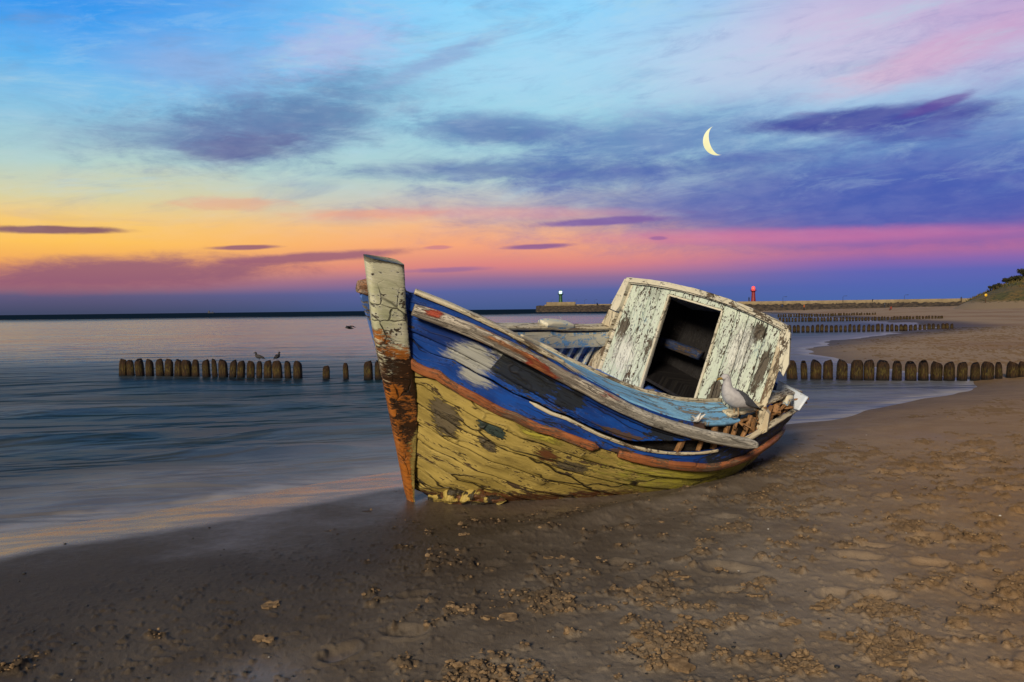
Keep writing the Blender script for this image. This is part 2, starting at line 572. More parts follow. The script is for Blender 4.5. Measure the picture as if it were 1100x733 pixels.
M['skyblue'] = paint('light blue paint', SKYB, SKYB2, (0.34, 0.30, 0.24), (0.12, 0.09, 0.06), th=0.535, stretch=(1.6, 12), crack=0.7, crack_scale=(1.6, 12), dirt=0.35)
M['creamblue'] = paint('cream over blue paint', (0.66, 0.62, 0.48), (0.58, 0.52, 0.38), (0.22, 0.45, 0.72), (0.16, 0.34, 0.62), th=0.53, stretch=(2.6, 5), crack=0.5, crack_scale=(3, 8), dirt=0.3)
M['deckblue'] = paint('deck blue paint', (0.035, 0.12, 0.55), (0.05, 0.17, 0.60), W_GREY, W_DARK, th=0.56, stretch=(2, 7), dirt=0.35)
M['ribblue'] = paint('old blue rib paint', (0.05, 0.12, 0.30), (0.03, 0.07, 0.20), W_GREY, W_DARK, th=0.53, stretch=(2, 8), dirt=0.5)
M['ribwood'] = paint('broken rib wood', (0.30, 0.155, 0.06), (0.20, 0.09, 0.035), W_BROWN, W_BROWN2, th=0.52, stretch=(2, 12), grain=(3, 70), dirt=0.5)
M['inner'] = paint('inside planking', (0.014, 0.03, 0.085), (0.01, 0.018, 0.05), W_DARK, W_DARK2, th=0.50, stretch=(2, 7), dirt=0.6)  # blue darkened in the colour for the shade inside the cabin
M['mint'] = paint('pale green cabin paint', MINT, MINT2, (0.115, 0.085, 0.058), (0.045, 0.033, 0.022), th=0.545, stretch=(2.0, 7.5), grain=(4, 70), over=[
    ('bluish', (0.24, 0.44, 0.55), 0.75, 0.12), ('bare', (0.095, 0.072, 0.05), 0.95, 0.05), ('pale', (0.74, 0.76, 0.70), 0.85, 0.15)],
    crack=0.5, crack_scale=(2.0, 9), dirt=0.22, fine=0.42, bump=0.008)
M['roof'] = paint('roof edge paint', (0.68, 0.64, 0.50), (0.54, 0.49, 0.36), (0.16, 0.12, 0.08), (0.05, 0.04, 0.03), th=0.545, stretch=(2.2, 6), crack=0.7, crack_scale=(4, 9), dirt=0.5)
M['darkwood'] = paint('dark inside wood', (0.016, 0.013, 0.011), (0.011, 0.009, 0.008), (0.03, 0.022, 0.016), (0.014, 0.010, 0.008), th=0.52, dirt=0.5)  # wood taken to near black, interior shade put into the colour
M['whiteboard'] = paint('white stern board', (0.66, 0.71, 0.78), (0.50, 0.60, 0.74), W_GREY, W_GREY2, th=0.60, stretch=(2, 5), dirt=0.15)


# ------------------------------------------------------------------ ground: beach and sea
LAND = np.array([(-14, -30), (-14, -6), (-7.5, 2.5), (-4.09, 6.73), (-3.47, 7.22), (-2.79, 7.89), (-2.1, 8.62), (-1.26, 9.43), (0.58, 10.75),
                 (1.9, 11.5), (4.2, 12.69), (4.81, 12.98), (6.1, 14.15), (7.85, 15.72), (9.4, 16.97), (10.0, 17.9), (10.41, 19.7),
                 (10.4, 21.16), (10.21, 22.81), (10.25, 26.44), (10.5, 28.94), (10.89, 31.99), (12.0, 35.0), (13.1, 36.4), (16.31, 42.71),
                 (20.3, 48.4), (23.74, 53.05), (28.6, 59.3), (31.91, 64.98), (37.11, 78.19), (41.35, 97.18), (46.92, 122.87), (58.4, 178.38),
                 (66, 232), (70, 260), (150, 700), (400, 1500), (3000, 8000), (9000, 8000), (9000, -30)], float)


def shore_dist(x, y):
    """signed distance to the waterline, + on the sand"""
    x = np.asarray(x, float)
    y = np.asarray(y, float)
    d = np.full(x.shape, 1e9)
    inside = np.zeros(x.shape, bool)
    n = len(LAND)
    for i in range(n):
        a = LAND[i]
        b = LAND[(i + 1) % n]
        ab = b - a
        u = np.clip(((x - a[0]) * ab[0] + (y - a[1]) * ab[1]) / (ab @ ab), 0, 1)
        d = np.minimum(d, np.hypot(x - a[0] - u * ab[0], y - a[1] - u * ab[1]))
        cr = ((a[1] > y) != (b[1] > y))
        with np.errstate(divide='ignore', invalid='ignore'):
            xi = (b[0] - a[0]) * (y - a[1]) / (b[1] - a[1] + 1e-12) + a[0]
        inside ^= (cr & (x < xi))
    return np.where(inside, d, -d)


def ground_z(x, y, detail=True):
    x = np.asarray(x, float)
    y = np.asarray(y, float)
    s = shore_dist(x, y)
    s = s + (fbm(x * 0.35, y * 0.35, 5, 3) - 0.5) * np.clip(y * 0.05, 0.3, 4)
    z = np.where(s < 0, np.maximum(-1.2, 0.10 * s), 0)
    p = np.clip(s, 0, None)
    z = z + np.minimum(p, 1.35) * 0.088 + np.clip(p - 1.35, 0, 7) * 0.010 + np.clip(p - 8.35, 0, 60) * 0.017 + np.clip(p - 67.8, 0, 30) * 0.012
    if detail:
        land = sstep(s, 0.9, 2.6)
        near = np.exp(-np.maximum(y - 8, 0) / 45)
        z = z + land * (fbm(x * 0.55, y * 0.55, 21, 3) - 0.5) * 0.10 * np.minimum(1, p / 4)
        # scour and drift round the hull
        dx, dy = x - 0.9, y - 7.6
        a = dx * 0.766 + dy * 0.643
        bb = -dx * 0.643 + dy * 0.766
        g = np.exp(-(a / 2.6) ** 2 - (bb / 1.3) ** 2)
        z = z - 0.05 * g
        z = z + 0.055 * np.exp(-((bb + 0.62) / 0.20) ** 2 - ((a + 0.1) / 1.9) ** 4) * (0.4 + fbm(x * 2.1, y * 2.1, 27, 3))
    return z


def _hash(i, j, k):
    return _perm[(i * 7 + k * 31) & 255, (j * 13 + k * 57) & 255]


def clusters(x, y, cell, prob, seed, r0, r1):
    """disturbed patches: one ragged blot per jittered cell"""
    gx, gy = np.floor(x / cell).astype(int), np.floor(y / cell).astype(int)
    best = np.full(x.shape, -9.0)
    for dx in (-1, 0, 1):
        for dy in (-1, 0, 1):
            i, j = gx + dx, gy + dy
            cx = (i + _hash(i, j, seed)) * cell
            cy = (j + _hash(i, j, seed + 1)) * cell
            rad = r0 + (r1 - r0) * _hash(i, j, seed + 2) ** 1.6
            an = (_hash(i, j, seed + 3) - 0.5) * 1.6 + 0.35
            u = (x - cx) * np.cos(an) + (y - cy) * np.sin(an)
            v = -(x - cx) * np.sin(an) + (y - cy) * np.cos(an)
            d = 1 - np.hypot(u / (rad * 1.5), v / rad)
            best = np.maximum(best, np.where(_hash(i, j, seed + 4) < prob, d, -9.0))
    return best


def crumb_mask(x, y):
    s = shore_dist(x, y)
    big = fbm(x * 0.45, y * 0.45, 31, 3)
    right = sstep(x - 0.16 * y, -2.4, 3.2)
    land = sstep(s + (big - .5) * 2.0 + 1.3 * sstep(x, 1, 6), 2.0, 4.0)
    p = (0.42 + 0.42 * right + 0.9 * (big - 0.5)) * land
    n = fbm(x * 11, y * 11, 41, 3, 0.6) - 0.5
    c1 = clusters(x, y, 0.58, p * 1.1, 3, 0.07, 0.24)
    c2 = clusters(x, y, 0.20, p * 0.95, 13, 0.025, 0.075)
    c3 = clusters(x, y, 1.5, p * 0.28, 23, 0.15, 0.40)
    d = np.maximum(np.maximum(c1, c2), c3 * 0.9)
    m = sstep(np.maximum(d, -1.2) + n * 2.2, -0.05, 0.70)
    rough = sstep(right + (big - .5) * 1.2 + n * 0.5, 0.78, 1.15) * land * 0.8
    return np.maximum(m, rough * sstep(fbm(x * 7, y * 7, 43, 3), .42, .6))


def at(px, py, z=None):
    """point of the beach seen at that place of the frame"""
    r = ray(px, py)
    k = EYE[2] / -r[2] if r[2] < -1e-4 else 300.0
    if z is not None:
        return EYE + r * ((z - EYE[2]) / r[2])
    for _ in range(60):
        p = EYE + r * k
        g = float(ground_z(p[0:1], p[1:2])[0])
        g = max(g, 0)
        k2 = (g - EYE[2]) / r[2]
        k = k * 0.6 + min(max(k2, 1), 900) * 0.4
    p = EYE + r * k
    p[2] = float(ground_z(p[0:1], p[1:2])[0])
    return p


def make_beach():
    apex = np.array([0.0, -1.3])
    inv = np.linspace(1 / 2.3, 1 / 36.0, 820)
    rows = np.concatenate([np.linspace(0.5, 2.2, 14), 1 / inv, np.geomspace(36.6, 420, 240), np.geomspace(440, 9000, 24)])
    ang = np.concatenate([np.linspace(-100, -38, 26)[:-1], np.linspace(-38, 38, 1150), np.linspace(38, 100, 26)[1:]])
    A, D = np.meshgrid(np.radians(ang), rows)
    x = apex[0] + D * np.sin(A)
    y = apex[1] + D * np.cos(A)
    x, y = x.ravel(), y.ravel()
    z = ground_z(x, y)
    s = shore_dist(x, y)
    near = (y < 60)
    cm = np.zeros_like(x)
    cm[near] = crumb_mask(x[near], y[near])
    dry = sstep(s, 1.6, 3.2)
    xn, yn = x[near], y[near]
    amp = np.exp(-np.maximum(yn - 7, 0) / 26)
    hi = fbm(xn * 34, yn * 34, 51, 3, 0.55)
    md = fbm(xn * 6.5, yn * 6.5, 61, 3, 0.55)
    lump = cm[near] * (np.maximum(hi - 0.36, 0) ** 0.8 * 0.058 + (md - 0.36) * 0.018)
    # foot hollows and faint drag marks between the crumbs
    ft = fbm(xn * 2.3, yn * 3.4, 71, 2)
    pr = clusters(xn, yn, 0.62, 0.55 + 0 * xn, 33, 0.075, 0.13)
    pn = fbm(xn * 9, yn * 9, 75, 2) - 0.5
    hollow = -0.024 * sstep(pr + pn * 0.5, 0.05, 0.55) + 0.010 * np.exp(-((pr + pn * 0.6 + 0.10) / 0.16) ** 2) + (fbm(xn * 1.1, yn * 1.5, 73, 3) - 0.5) * 0.03
    fine = (fbm(xn * 42, yn * 42, 81, 3) - 0.5) * 0.006 + np.maximum(fbm(xn * 24, yn * 24, 83, 3) - 0.62, 0) * 0.05
    z[near] += dry[near] * amp * (lump + hollow * sstep(s[near] + 1.3 * sstep(xn, 1, 6), 2.6, 4.6) + fine)
    mid = (y > 25)
    z[mid] += sstep(s[mid], 2, 8) * (fbm(x[mid] * 0.7, y[mid] * 0.7, 91, 4) - 0.5) * 0.09
    # lowland far behind the beach
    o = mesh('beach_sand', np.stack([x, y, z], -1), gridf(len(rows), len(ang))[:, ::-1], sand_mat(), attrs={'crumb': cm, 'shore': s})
    tag(o, kind='structure')
    return o


def sand_mat():
    m, t, b = new_mat('beach sand')
    g = t.new('ShaderNodeNewGeometry')
    pos = g.outputs['Position']
    sp = t.new('ShaderNodeSeparateXYZ')
    t.l.new(pos, sp.inputs[0])
    crumb = t.attr('crumb')
    shore = t.attr('shore')
    n1 = t.noise(pos, 0.8, 5, 0.6)
    n2 = t.noise(pos, 14.0, 6, 0.65)
    n3 = t.noise(pos, 160.0, 3, 0.6)
    sw = t.add(t.add(shore, t.smooth(sp.outputs[0], -1.0, 5.0, 0.0, 4.6)), t.mul(t.sub(n1, 0.5), 1.8))
    wet = t.smooth(t.sub(sw, t.smooth(sp.outputs[1], 20, 60, 0, 4.0)), 2.2, 7.2, 1.0, 0.0)
    far = t.smooth(sp.outputs[1], 14, 34)
    flat_c = t.mix(t.smooth(t.add(t.mul(n1, .5), t.mul(t.noise(pos, 3.2, 5, 0.65), .5)), 0.38, 0.62), (0.170, 0.134, 0.098), (0.272, 0.222, 0.168))
    crumb_c = t.mix(t.smooth(n2, 0.35, 0.65), (0.235, 0.160, 0.090), (0.120, 0.078, 0.044))
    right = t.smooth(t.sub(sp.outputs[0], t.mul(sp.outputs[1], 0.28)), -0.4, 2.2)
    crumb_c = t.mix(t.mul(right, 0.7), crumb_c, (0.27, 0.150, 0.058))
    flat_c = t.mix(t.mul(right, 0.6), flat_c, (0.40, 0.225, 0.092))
    flat_c = t.mix(far, flat_c, (0.36, 0.25, 0.150))
    cf = t.smooth(t.add(crumb, t.mul(t.sub(n2, 0.5), 0.8)), 0.25, 0.75)
    c = t.mix(t.mul(cf, 0.62), flat_c, crumb_c)
    warm_n = t.noise(t.vmul(pos, (0.10, 0.05, 0.1)), 1.0, 3, 0.5)
    c = t.mix(t.mul(t.mul(far, t.smooth(warm_n, 0.46, 0.62)), 0.55), c, (0.24, 0.125, 0.05))
    c = t.mix(t.mul(t.smooth(n3, 0.35, 0.65), 0.16), c, (0.05, 0.04, 0.03))
    film = t.smooth(t.add(sp.outputs[2], t.add(t.mul(t.sub(n1, 0.5), 0.05), t.mul(t.sub(n2, 0.5), 0.014))), 0.082, 0.124, 1.0, 0.0)
    film = t.mul(film, t.smooth(sp.outputs[1], 9.6, 12.0, 1.0, 0.0))
    c = t.mix(t.mul(film, 0.5), t.mix(t.mul(wet, 0.90), c, (0.038, 0.027, 0.019)), (0.25, 0.19, 0.155))  # film also tinted pale pink, painting in part of the sky's reflection
    speck = t.smooth(t.voro(pos, 26.0, 'F1'), 0.03, 0.07, 1.0, 0.0)
    speck = t.mul(speck, t.smooth(t.noise(pos, 1.4, 2, 0.5), 0.5, 0.62))
    c = t.mix(t.mul(speck, 0.55), c, (0.020, 0.016, 0.013))
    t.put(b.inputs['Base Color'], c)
    rg = t.mix(wet, (0.68,) * 3, (0.50,) * 3)
    rg = t.mix(cf, rg, (0.9,) * 3)
    rg = t.mix(film, rg, t.mix(t.smooth(t.noise(t.vmul(pos, (1.0, 3.0, 1)), 1.6, 5, 0.6), 0.36, 0.64), (0.13,) * 3, (0.34,) * 3))
    t.put(b.inputs['Roughness'], rg)
    t.put(b.inputs['Specular IOR Level'], t.mix(film, t.mix(cf, (0.06,) * 3, (0.03,) * 3), (0.5,) * 3))
    bp = t.new('ShaderNodeBump')
    t.put(bp.inputs['Strength'], t.mix(film, (0.7,) * 3, (0.07,) * 3))
    bp.inputs['Distance'].default_value = 0.012
    t.put(bp.inputs['Height'], t.add(t.mul(n3, 0.45), t.mul(n2, 0.9)))
    t.l.new(bp.outputs[0], b.inputs['Normal'])
    return m


def make_sea():
    m, t, b = new_mat('sea water')
    g = t.new('ShaderNodeNewGeometry')
    pos = g.outputs['Position']
    sp = t.new('ShaderNodeSeparateXYZ')
    t.l.new(pos, sp.inputs[0])
    y = sp.outputs[1]
    rot = t.new('ShaderNodeMapping')
    rot.inputs['Rotation'].default_value = (0, 0, R(-12))
    t.l.new(pos, rot.inputs[0])
    P = rot.outputs[0]
    sw1 = t.noise(t.vmul(P, (0.30, 0.72, 1)), 1.0, 3, 0.5, 0.4)           # blurred swells
    sw2 = t.noise(t.vmul(P, (1.3, 3.2, 1)), 1.0, 4, 0.55, 0.3)
    sw3 = t.noise(t.vmul(P, (0.03, 0.12, 1)), 1.0, 4, 0.55, 0.3)
    sw4 = t.noise(t.vmul(P, (0.006, 0.022, 1)), 1.0, 4, 0.55, 0.3)
    yn = t.add(y, t.mul(t.sub(t.noise(t.vmul(P, (0.02, 0.05, 1)), 1.0, 4, 0.6), 0.5), t.mul(y, 0.9)))
    calm = t.mul(t.smooth(yn, 22, 44), t.smooth(yn, 300, 150))       # slick belt between the surf and the ruffled offing
    calm = t.mul(calm, t.smooth(t.math('DIVIDE', sp.outputs[0], t.add(y, 1.0)), 0.10, 0.24, 1.0, 0.12))
    far = t.smooth(y, 60, 200)
    h = t.add(t.mul(sw1, 1.0), t.mul(sw2, 0.06))
    h = t.add(t.mul(h, t.smooth(y, 60, 20, 0.25, 1)), t.add(t.mul(t.mul(sw3, t.smooth(y, 25, 70)), 0.9), t.mul(t.mul(sw4, far), 5.0)))
    bp = t.new('ShaderNodeBump')
    bp.inputs['Strength'].default_value = 1.0
    bp.inputs['Distance'].default_value = 0.60
    t.put(bp.inputs['Height'], h)
    t.l.new(bp.outputs[0], b.inputs['Normal'])
    shore = t.attr('shore')
    milk = t.smooth(t.add(shore, t.mul(t.sub(sw1, 0.5), 3.5)), -4.4, -0.6)          # fine sand and froth stirred up in the shallows
    foam = t.mul(t.smooth(t.noise(t.vmul(P, (0.22, 0.75, 1)), 1.0, 5, 0.6, 0.6), 0.46, 0.68), t.smooth(y, 34, 16))
    c = t.mix(calm, t.mix(t.smooth(y, 90, 180), (0.008, 0.024, 0.036), (0.009, 0.022, 0.042)), (0.030, 0.040, 0.055))
    c = t.mix(t.mul(milk, 0.8), c, (0.150, 0.140, 0.150))
    edge = t.mul(t.smooth(t.add(shore, t.mul(t.sub(t.noise(t.vmul(P, (1.6, 1.6, 1)), 1.0, 5, 0.6), 0.5), 0.9)), -0.55, -0.12), 0.55)
    c = t.mix(edge, c, (0.36, 0.33, 0.33))
    c = t.mix(t.mul(foam, 0.38), c, (0.15, 0.17, 0.21))
    t.put(b.inputs['Base Color'], c)
    t.put(b.inputs['Roughness'], t.mix(calm, (0.38,) * 3, (0.16,) * 3))
    b.inputs['IOR'].default_value = 1.33
    t.put(b.inputs['Specular IOR Level'], t.mix(calm, t.mix(t.smooth(y, 120, 200), t.mix(milk, t.mix(t.smooth(sw3, .38, .62), (0.05,) * 3, (0.17,) * 3), (0.24,) * 3), (0.0,) * 3), (0.42,) * 3))
    apex = np.array([0.0, -1.3])
    rows = np.concatenate([1 / np.linspace(1 / 2.0, 1 / 60.0, 420), np.geomspace(62, 14000, 120)])
    ang = np.linspace(-100, 100, 320)
    A, D = np.meshgrid(np.radians(ang), rows)
    x = (apex[0] + D * np.sin(A)).ravel()
    yy = (apex[1] + D * np.cos(A)).ravel()
    s = shore_dist(x, yy)
    sh_near = (yy < 80) & (s > -6) & (s < 3)
    s_eff = s.copy()
    s_eff[sh_near] = np.where(s[sh_near] > -6, ground_z(x[sh_near], yy[sh_near], False) / 0.10, s[sh_near])
    # long low swells drawn as real relief
    z = np.zeros_like(x)
    k = yy < 60
    ph = (fbm(x[k] * 0.10, yy[k] * 0.22, 101, 3) - 0.5)
    for yc, xa, xb, hh_ in ((10.6, -4.4, -1.9, 0.085), (12.5, -3.6, -1.5, 0.075), (15.2, -9.0, -3.0, 0.07), (12.0, -9.5, -5.0, 0.07)):
        wv = np.exp(-((yy - yc - 0.10 * (x - xa) - 0.5 * (fbm(x * 0.5, x * 0, 111, 3) - .5)) / 0.30) ** 2) * sstep(x, xa - .8, xa + .6) * (1 - sstep(x, xb - .7, xb + .4))
        z += wv * hh_ * sstep(-s, 0.3, 1.2)
    z[k] += ph * 0.16 * sstep(-s[k], 0.6, 4.0) * np.exp(-np.maximum(yy[k] - 20, 0) / 14)
    o = mesh('sea', np.stack([x, yy, z], -1), gridf(len(rows), len(ang))[:, ::-1], m, attrs={'shore': s_eff})
    tag(o, kind='structure')


make_beach()
make_sea()

# ------------------------------------------------------------------ boat lines (world metres)
AX = np.array([math.cos(R(40)), math.sin(R(40)), 0])          # bow -> stern
HEEL = R(21.5)
_PO = np.array([math.sin(R(40)), -math.cos(R(40)), 0])
ZV = np.array([0, 0, 1.0])
SIDE = _PO * math.cos(HEEL) - ZV * math.sin(HEEL)             # towards the port rail
UP = _PO * math.sin(HEEL) + ZV * math.cos(HEEL)
BL, BB, TM = 5.4, 1.9 / math.cos(HEEL) * 0.98, 0.47
ZC = [40.5838, -140.3618, 174.7236, -90.7119, 15.663, 1.3143, 0.6846]
KT = np.array([0, .04, .1, .3, .5, .7, .77, .82, .86, .9, .93, .97, 1.0])
KA = np.array([5.4, 5.2, 4.9, 3.8, 2.5, .78, .47, .36, .28, .19, .12, .03, -.04])
KU = np.array([-1.3, -1.7, -1.9, -2.05, -2.1, -2.0, -1.8, -1.5, -1.2, -.9, -.65, -.3, 0])


SRT = np.array([0, .2, .3, .4, .5, .6, .65, .7, .75, .8, .85, .9, .95, 1.0])
SRU = np.array([.05, .05, .04, .07, .10, .095, .05, -.01, -.085, -.11, -.125, -.10, -.06, 0])


def half(t):
    s = np.where(t > TM, (t - TM) / (1 - TM), (TM - t) / TM)
    return BB / 2 * np.where(t > TM, 1 - s ** 1.8, 1 - s ** 2.5)


def cline(t):
    t = np.asarray(t, float)
    return np.array([-0.79, 6.5, 0.0]) + AX * (BL * (1 - t))[..., None] + ZV * np.polyval(ZC, t)[..., None]


BOW = cline(np.array([1.0]))[0]


def hull(t, v, sg=1):
    t = np.asarray(t, float)
    v = np.asarray(v, float)[..., None]
    b = half(t)[..., None]
    P = cline(t) + sg * b * SIDE
    Kk = BOW + AX * np.interp(t, KT, KA)[..., None] + UP * np.interp(t, KT, KU)[..., None]
    if sg < 0:
        P = P + UP * np.interp(t, SRT, SRU)[..., None]
    w = np.clip(b / (BB / 2), 0, 1) ** 1.2
    sv = sg * SIDE
    D = ((P - Kk) @ UP)[..., None]
    A1 = P * .67 + Kk * .33 - sv * b * .06
    A2 = P * .33 + Kk * .67 - sv * b * .08
    M1 = P - UP * D * .42 + sv * b * .16
    M2 = Kk + sv * b * 1.0 + UP * D * .02
    P1 = A1 * (1 - w) + M1 * w
    P2 = A2 * (1 - w) + M2 * w
    return P * (1 - v) ** 3 + 3 * P1 * v * (1 - v) ** 2 + 3 * P2 * v * v * (1 - v) + Kk * v ** 3


def hull_n(t, v, sg=1):
    e = 1e-3
    t = np.asarray(t, float)
    v = np.asarray(v, float)
    a = hull(np.clip(t + e, 0, 1), v, sg) - hull(np.clip(t - e, 0, 1), v, sg)
    b = hull(t, np.clip(v + e, 0, 1), sg) - hull(t, np.clip(v - e, 0, 1), sg)
    n = np.cross(a, b)
    n = n / (np.linalg.norm(n, axis=-1, keepdims=True) + 1e-12)
    sgn = np.sign((n * (sg * SIDE)).sum(-1, keepdims=True))
    return n * np.where(sgn == 0, 1, sgn)


_ot = np.array([0, .1, .15, .2, .25, .3, .35, .4, .45, .5, .55, .6, .65, .7, .75, .8, .85, .9, .945])
_ov = np.array([.62, .40, .32, .275, .245, .23, .235, .245, .24, .24, .235, .24, .245, .255, .285, .345, .45, .61, 1.0])
_ct = np.array([0, .1, .2, .25, .3, .35, .4, .45, .5, .55, .6, .65, .7, .75, .8, .85, .9, .95, .965])
_cv = np.array([.25, .13, .09, .085, .085, .09, .105, .125, .145, .165, .185, .2, .2, .21, .25, .32, .43, .78, 1.0])
VO = lambda t: np.interp(t, _ot, _ov)
VC = lambda t: np.interp(t, _ct, _cv)

boat = empty('fishing_boat', (0.55, 7.6, 0.12))
tag(boat, 'wrecked blue and cream wooden fishing boat with peeling paint, heeled over on the sand', 'boat')


def blob(x, y, cx, cy, rx, ry):
    return np.clip(1.25 - np.hypot((x - cx) / rx, (y - cy) / ry), 0, 1)


def shell(name, t0, t1, vlo, vhi, nt, nv, mat, sg=1, thick=0.03, seams=0, seed=0, ragged=None, masks=None, out=0.0, parent=boat, plank=None):
    """a piece of planking between two girth lines, given real thickness and open seams"""
    ts = np.linspace(t0, t1, nt)
    q = np.linspace(0, 1, nv)
    T, Q = np.meshgrid(ts, q, indexing='ij')
    lo = np.broadcast_to(vlo(ts)[:, None], T.shape)
    hi = vhi(ts)
    if ragged is not None:
        hi = hi + ragged(ts)
    hi = np.broadcast_to(hi[:, None], T.shape)
    Vv = lo + (hi - lo) * Q
    P = hull(T, Vv, sg)
    N = hull_n(T, Vv, sg)
    u = BL * (1 - T)
    # girth distance for the texture
    w = np.zeros_like(T)
    w[:, 1:] = np.cumsum(np.linalg.norm(np.diff(P, axis=1), axis=2), axis=1)
    disp = np.full(T.shape, out)
    seam = np.zeros_like(T)
    if seams:
        k = w / 0.165 if plank is None else w / plank
        fr = k - np.floor(k)
        dm = np.minimum(fr, 1 - fr) * (0.165 if plank is None else plank)
        dm = np.where((k < 0.4) | (k > w[:, -1:] / (0.165 if plank is None else plank) - 0.25), 1.0, dm)
        strk = np.floor(k - 1e-6).astype(int)
        open_ = 0.5 + 0.9 * fbm(u * 1.7, strk * 3.3 + 0 * u, seed + 2, 3)
        disp = disp - 0.020 * open_ * np.exp(-(dm / 0.0080) ** 2)
        seam = np.exp(-(dm / 0.009) ** 2) * np.clip(open_ - 0.25, 0, 1) * 1.15
        disp = disp + 0.020 * (fr - 0.5) + 0.010 * (fbm(u * 1.3, strk * 7.7 + 0 * u, seed, 2) - 0.5)
    disp = disp + 0.012 * (fbm(u * 2.2, w * 6, seed + 9, 4) - 0.5)
    P = P + N * disp[..., None]
    n = T.size
    V = np.concatenate([P.reshape(-1, 3), (P - N * thick).reshape(-1, 3)])
    f = gridf(nt, nv)
    fb = f[:, ::-1] + n
    e = []
    for i in range(nt - 1):
        e.append((i * nv, (i + 1) * nv, (i + 1) * nv + n, i * nv + n))
        e.append(((i + 1) * nv + nv - 1, i * nv + nv - 1, i * nv + nv - 1 + n, (i + 1) * nv + nv - 1 + n))
    for j in range(nv - 1):
        e.append((j + 1, j, j + n, j + 1 + n))
        k = (nt - 1) * nv
        e.append((k + j, k + j + 1, k + j + 1 + n, k + j + n))
    F = np.concatenate([f, fb, np.array(e)])
    uv = np.stack([u.ravel(), (w + seed * 1.37).ravel()], -1)
    attrs = {'seam': np.concatenate([seam.ravel(), seam.ravel() * 0])}
    for k, fn in (masks or {}).items():
        a = fn(u, w, T, Q, P).ravel()
        attrs[k] = np.concatenate([a, a * 0])
    return mesh(name, V, F, mat, parent, np.concatenate([uv, uv]), attrs)


def frame_masks(spots):
    """spots given in metres along (u) and girth fraction (q)"""
    def fn(u, w, T, Q, P):
        a = np.zeros_like(u)
        for (u0, q0, ru, rq) in spots:
            a = np.maximum(a, blob(u, Q, u0, q0, ru, rq))
        return a
    return fn
ONE = lambda t: np.ones_like(t)
ZERO = lambda t: np.zeros_like(t)

# ---- planking
def gapf(ts):
    return -0.055 * sstep(-(ts - 0.70), 0.0, 0.12) - 0.010 - 0.012 * (fbm(ts * 60, ts * 0, 3, 3) - 0.5)


def hi_up(ts):
    return np.maximum(VC(ts) - 0.004 + gapf(ts), 0.05)


shell('upper_planking', 0.545, 0.999, ZERO, hi_up, 420, 46, M['topside'], seams=2, seed=1, masks={
    'white_patch': lambda u, w, T, Q, P: np.maximum(blob(u, Q, 0.62, 0.80, 0.20, 0.42), blob(u, Q, 0.72, 0.35, 0.10, 0.25) * 0.8),
    'tar_patch': lambda u, w, T, Q, P: np.maximum.reduce([sstep(u, 0.735, 0.75) * blob(u, Q, 0.94, 0.62, 0.36, 0.40), blob(u, Q, 1.27, 0.62, 0.15, 0.34), blob(u, Q, 2.10, 0.6, 0.24, 0.5),
                                                      blob(u, Q, 1.75, .15, .25, .10) * .8]),
    'bare': lambda u, w, T, Q, P: np.maximum(sstep(T, 0.578, 0.560), 0.75 * blob(u, Q, 1.75, 0.9, 0.3, 0.14))})
shell('lower_planking', 0.0, 0.965, lambda t: VC(t), lambda t: np.maximum(VO(t), VC(t) + 0.002), 420, 22, M['topside'], seams=1, seed=2, out=0.004, masks={
    'white_patch': lambda u, w, T, Q, P: blob(u, Q, 0.72, 0.1, 0.14, 0.5) * 0.9,
    'tar_patch': lambda u, w, T, Q, P: np.maximum(sstep(T, 0.56, 0.50) * 0.62, blob(u, Q, 1.3, 0.5, 0.4, 0.4) * 0.45),
    'bare': lambda u, w, T, Q, P: blob(u, Q, 1.85, 0.8, 0.12, 0.5)})


def ground_gap(P):
    return P[..., 2] - 0.10


shell('bottom_planking', 0.0, 0.945, lambda t: VO(t), ONE, 520, 190, M['bottom'], seams=8, seed=3, masks={
    'bare': lambda u, w, T, Q, P: np.maximum.reduce([blob(u, Q, 0.80, 0.42, 0.19, 0.20), blob(u, Q, 1.12, 0.29, 0.10, 0.055) * 0.9, blob(u, Q, 1.66, 0.17, 0.16, 0.05) * 0.8, blob(u, Q, 2.3, .12, .3, .03) * .7]),
    'tar_patch': lambda u, w, T, Q, P: blob(u, Q, 1.06, 0.185, 0.13, 0.055),
    'rust': lambda u, w, T, Q, P: np.maximum.reduce([sstep(P[..., 2], 0.25, 0.13) * 0.58, sstep(P[..., 2], 0.27, 0.13) * sstep(T, 0.62, 0.72) * 0.85, blob(u, Q, 1.45, 0.16, 0.14, 0.06) * 0.7, sstep(Q, 0.93, 1.0) * sstep(T, .72, .8) * .62, blob(u, Q, 4.2, .35, .5, .3) * .75, blob(u, Q, 3.5, .25, .35, .05) * .6]),  # second term paints the dark of the forefoot cavity; the rest is staining
    'pale': lambda u, w, T, Q, P: np.maximum(blob(u, Q, 1.30, 0.06, 0.22, 0.04) * 0.7, blob(u, Q, 2.9, 0.12, 1.3, 0.25) * 0.8)})
shell('starboard_planking', 0.0, 0.999, ZERO, ONE, 160, 60, M['topside'], sg=-1, seams=9, seed=4, masks={
    'white_patch': lambda u, w, T, Q, P: 0 * u, 'tar_patch': lambda u, w, T, Q, P: 0 * u, 'bare': lambda u, w, T, Q, P: 0 * u})
# inner lining seen through the broken quarter and the doorway
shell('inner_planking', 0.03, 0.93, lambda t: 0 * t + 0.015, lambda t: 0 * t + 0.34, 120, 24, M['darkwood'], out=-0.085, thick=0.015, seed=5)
shell('inner_planking', 0.03, 0.93, lambda t: 0 * t + 0.03, lambda t: 0 * t + 0.34, 120, 24, M['ribblue'], sg=-1, out=-0.034, thick=0.006, seed=6, seams=4)

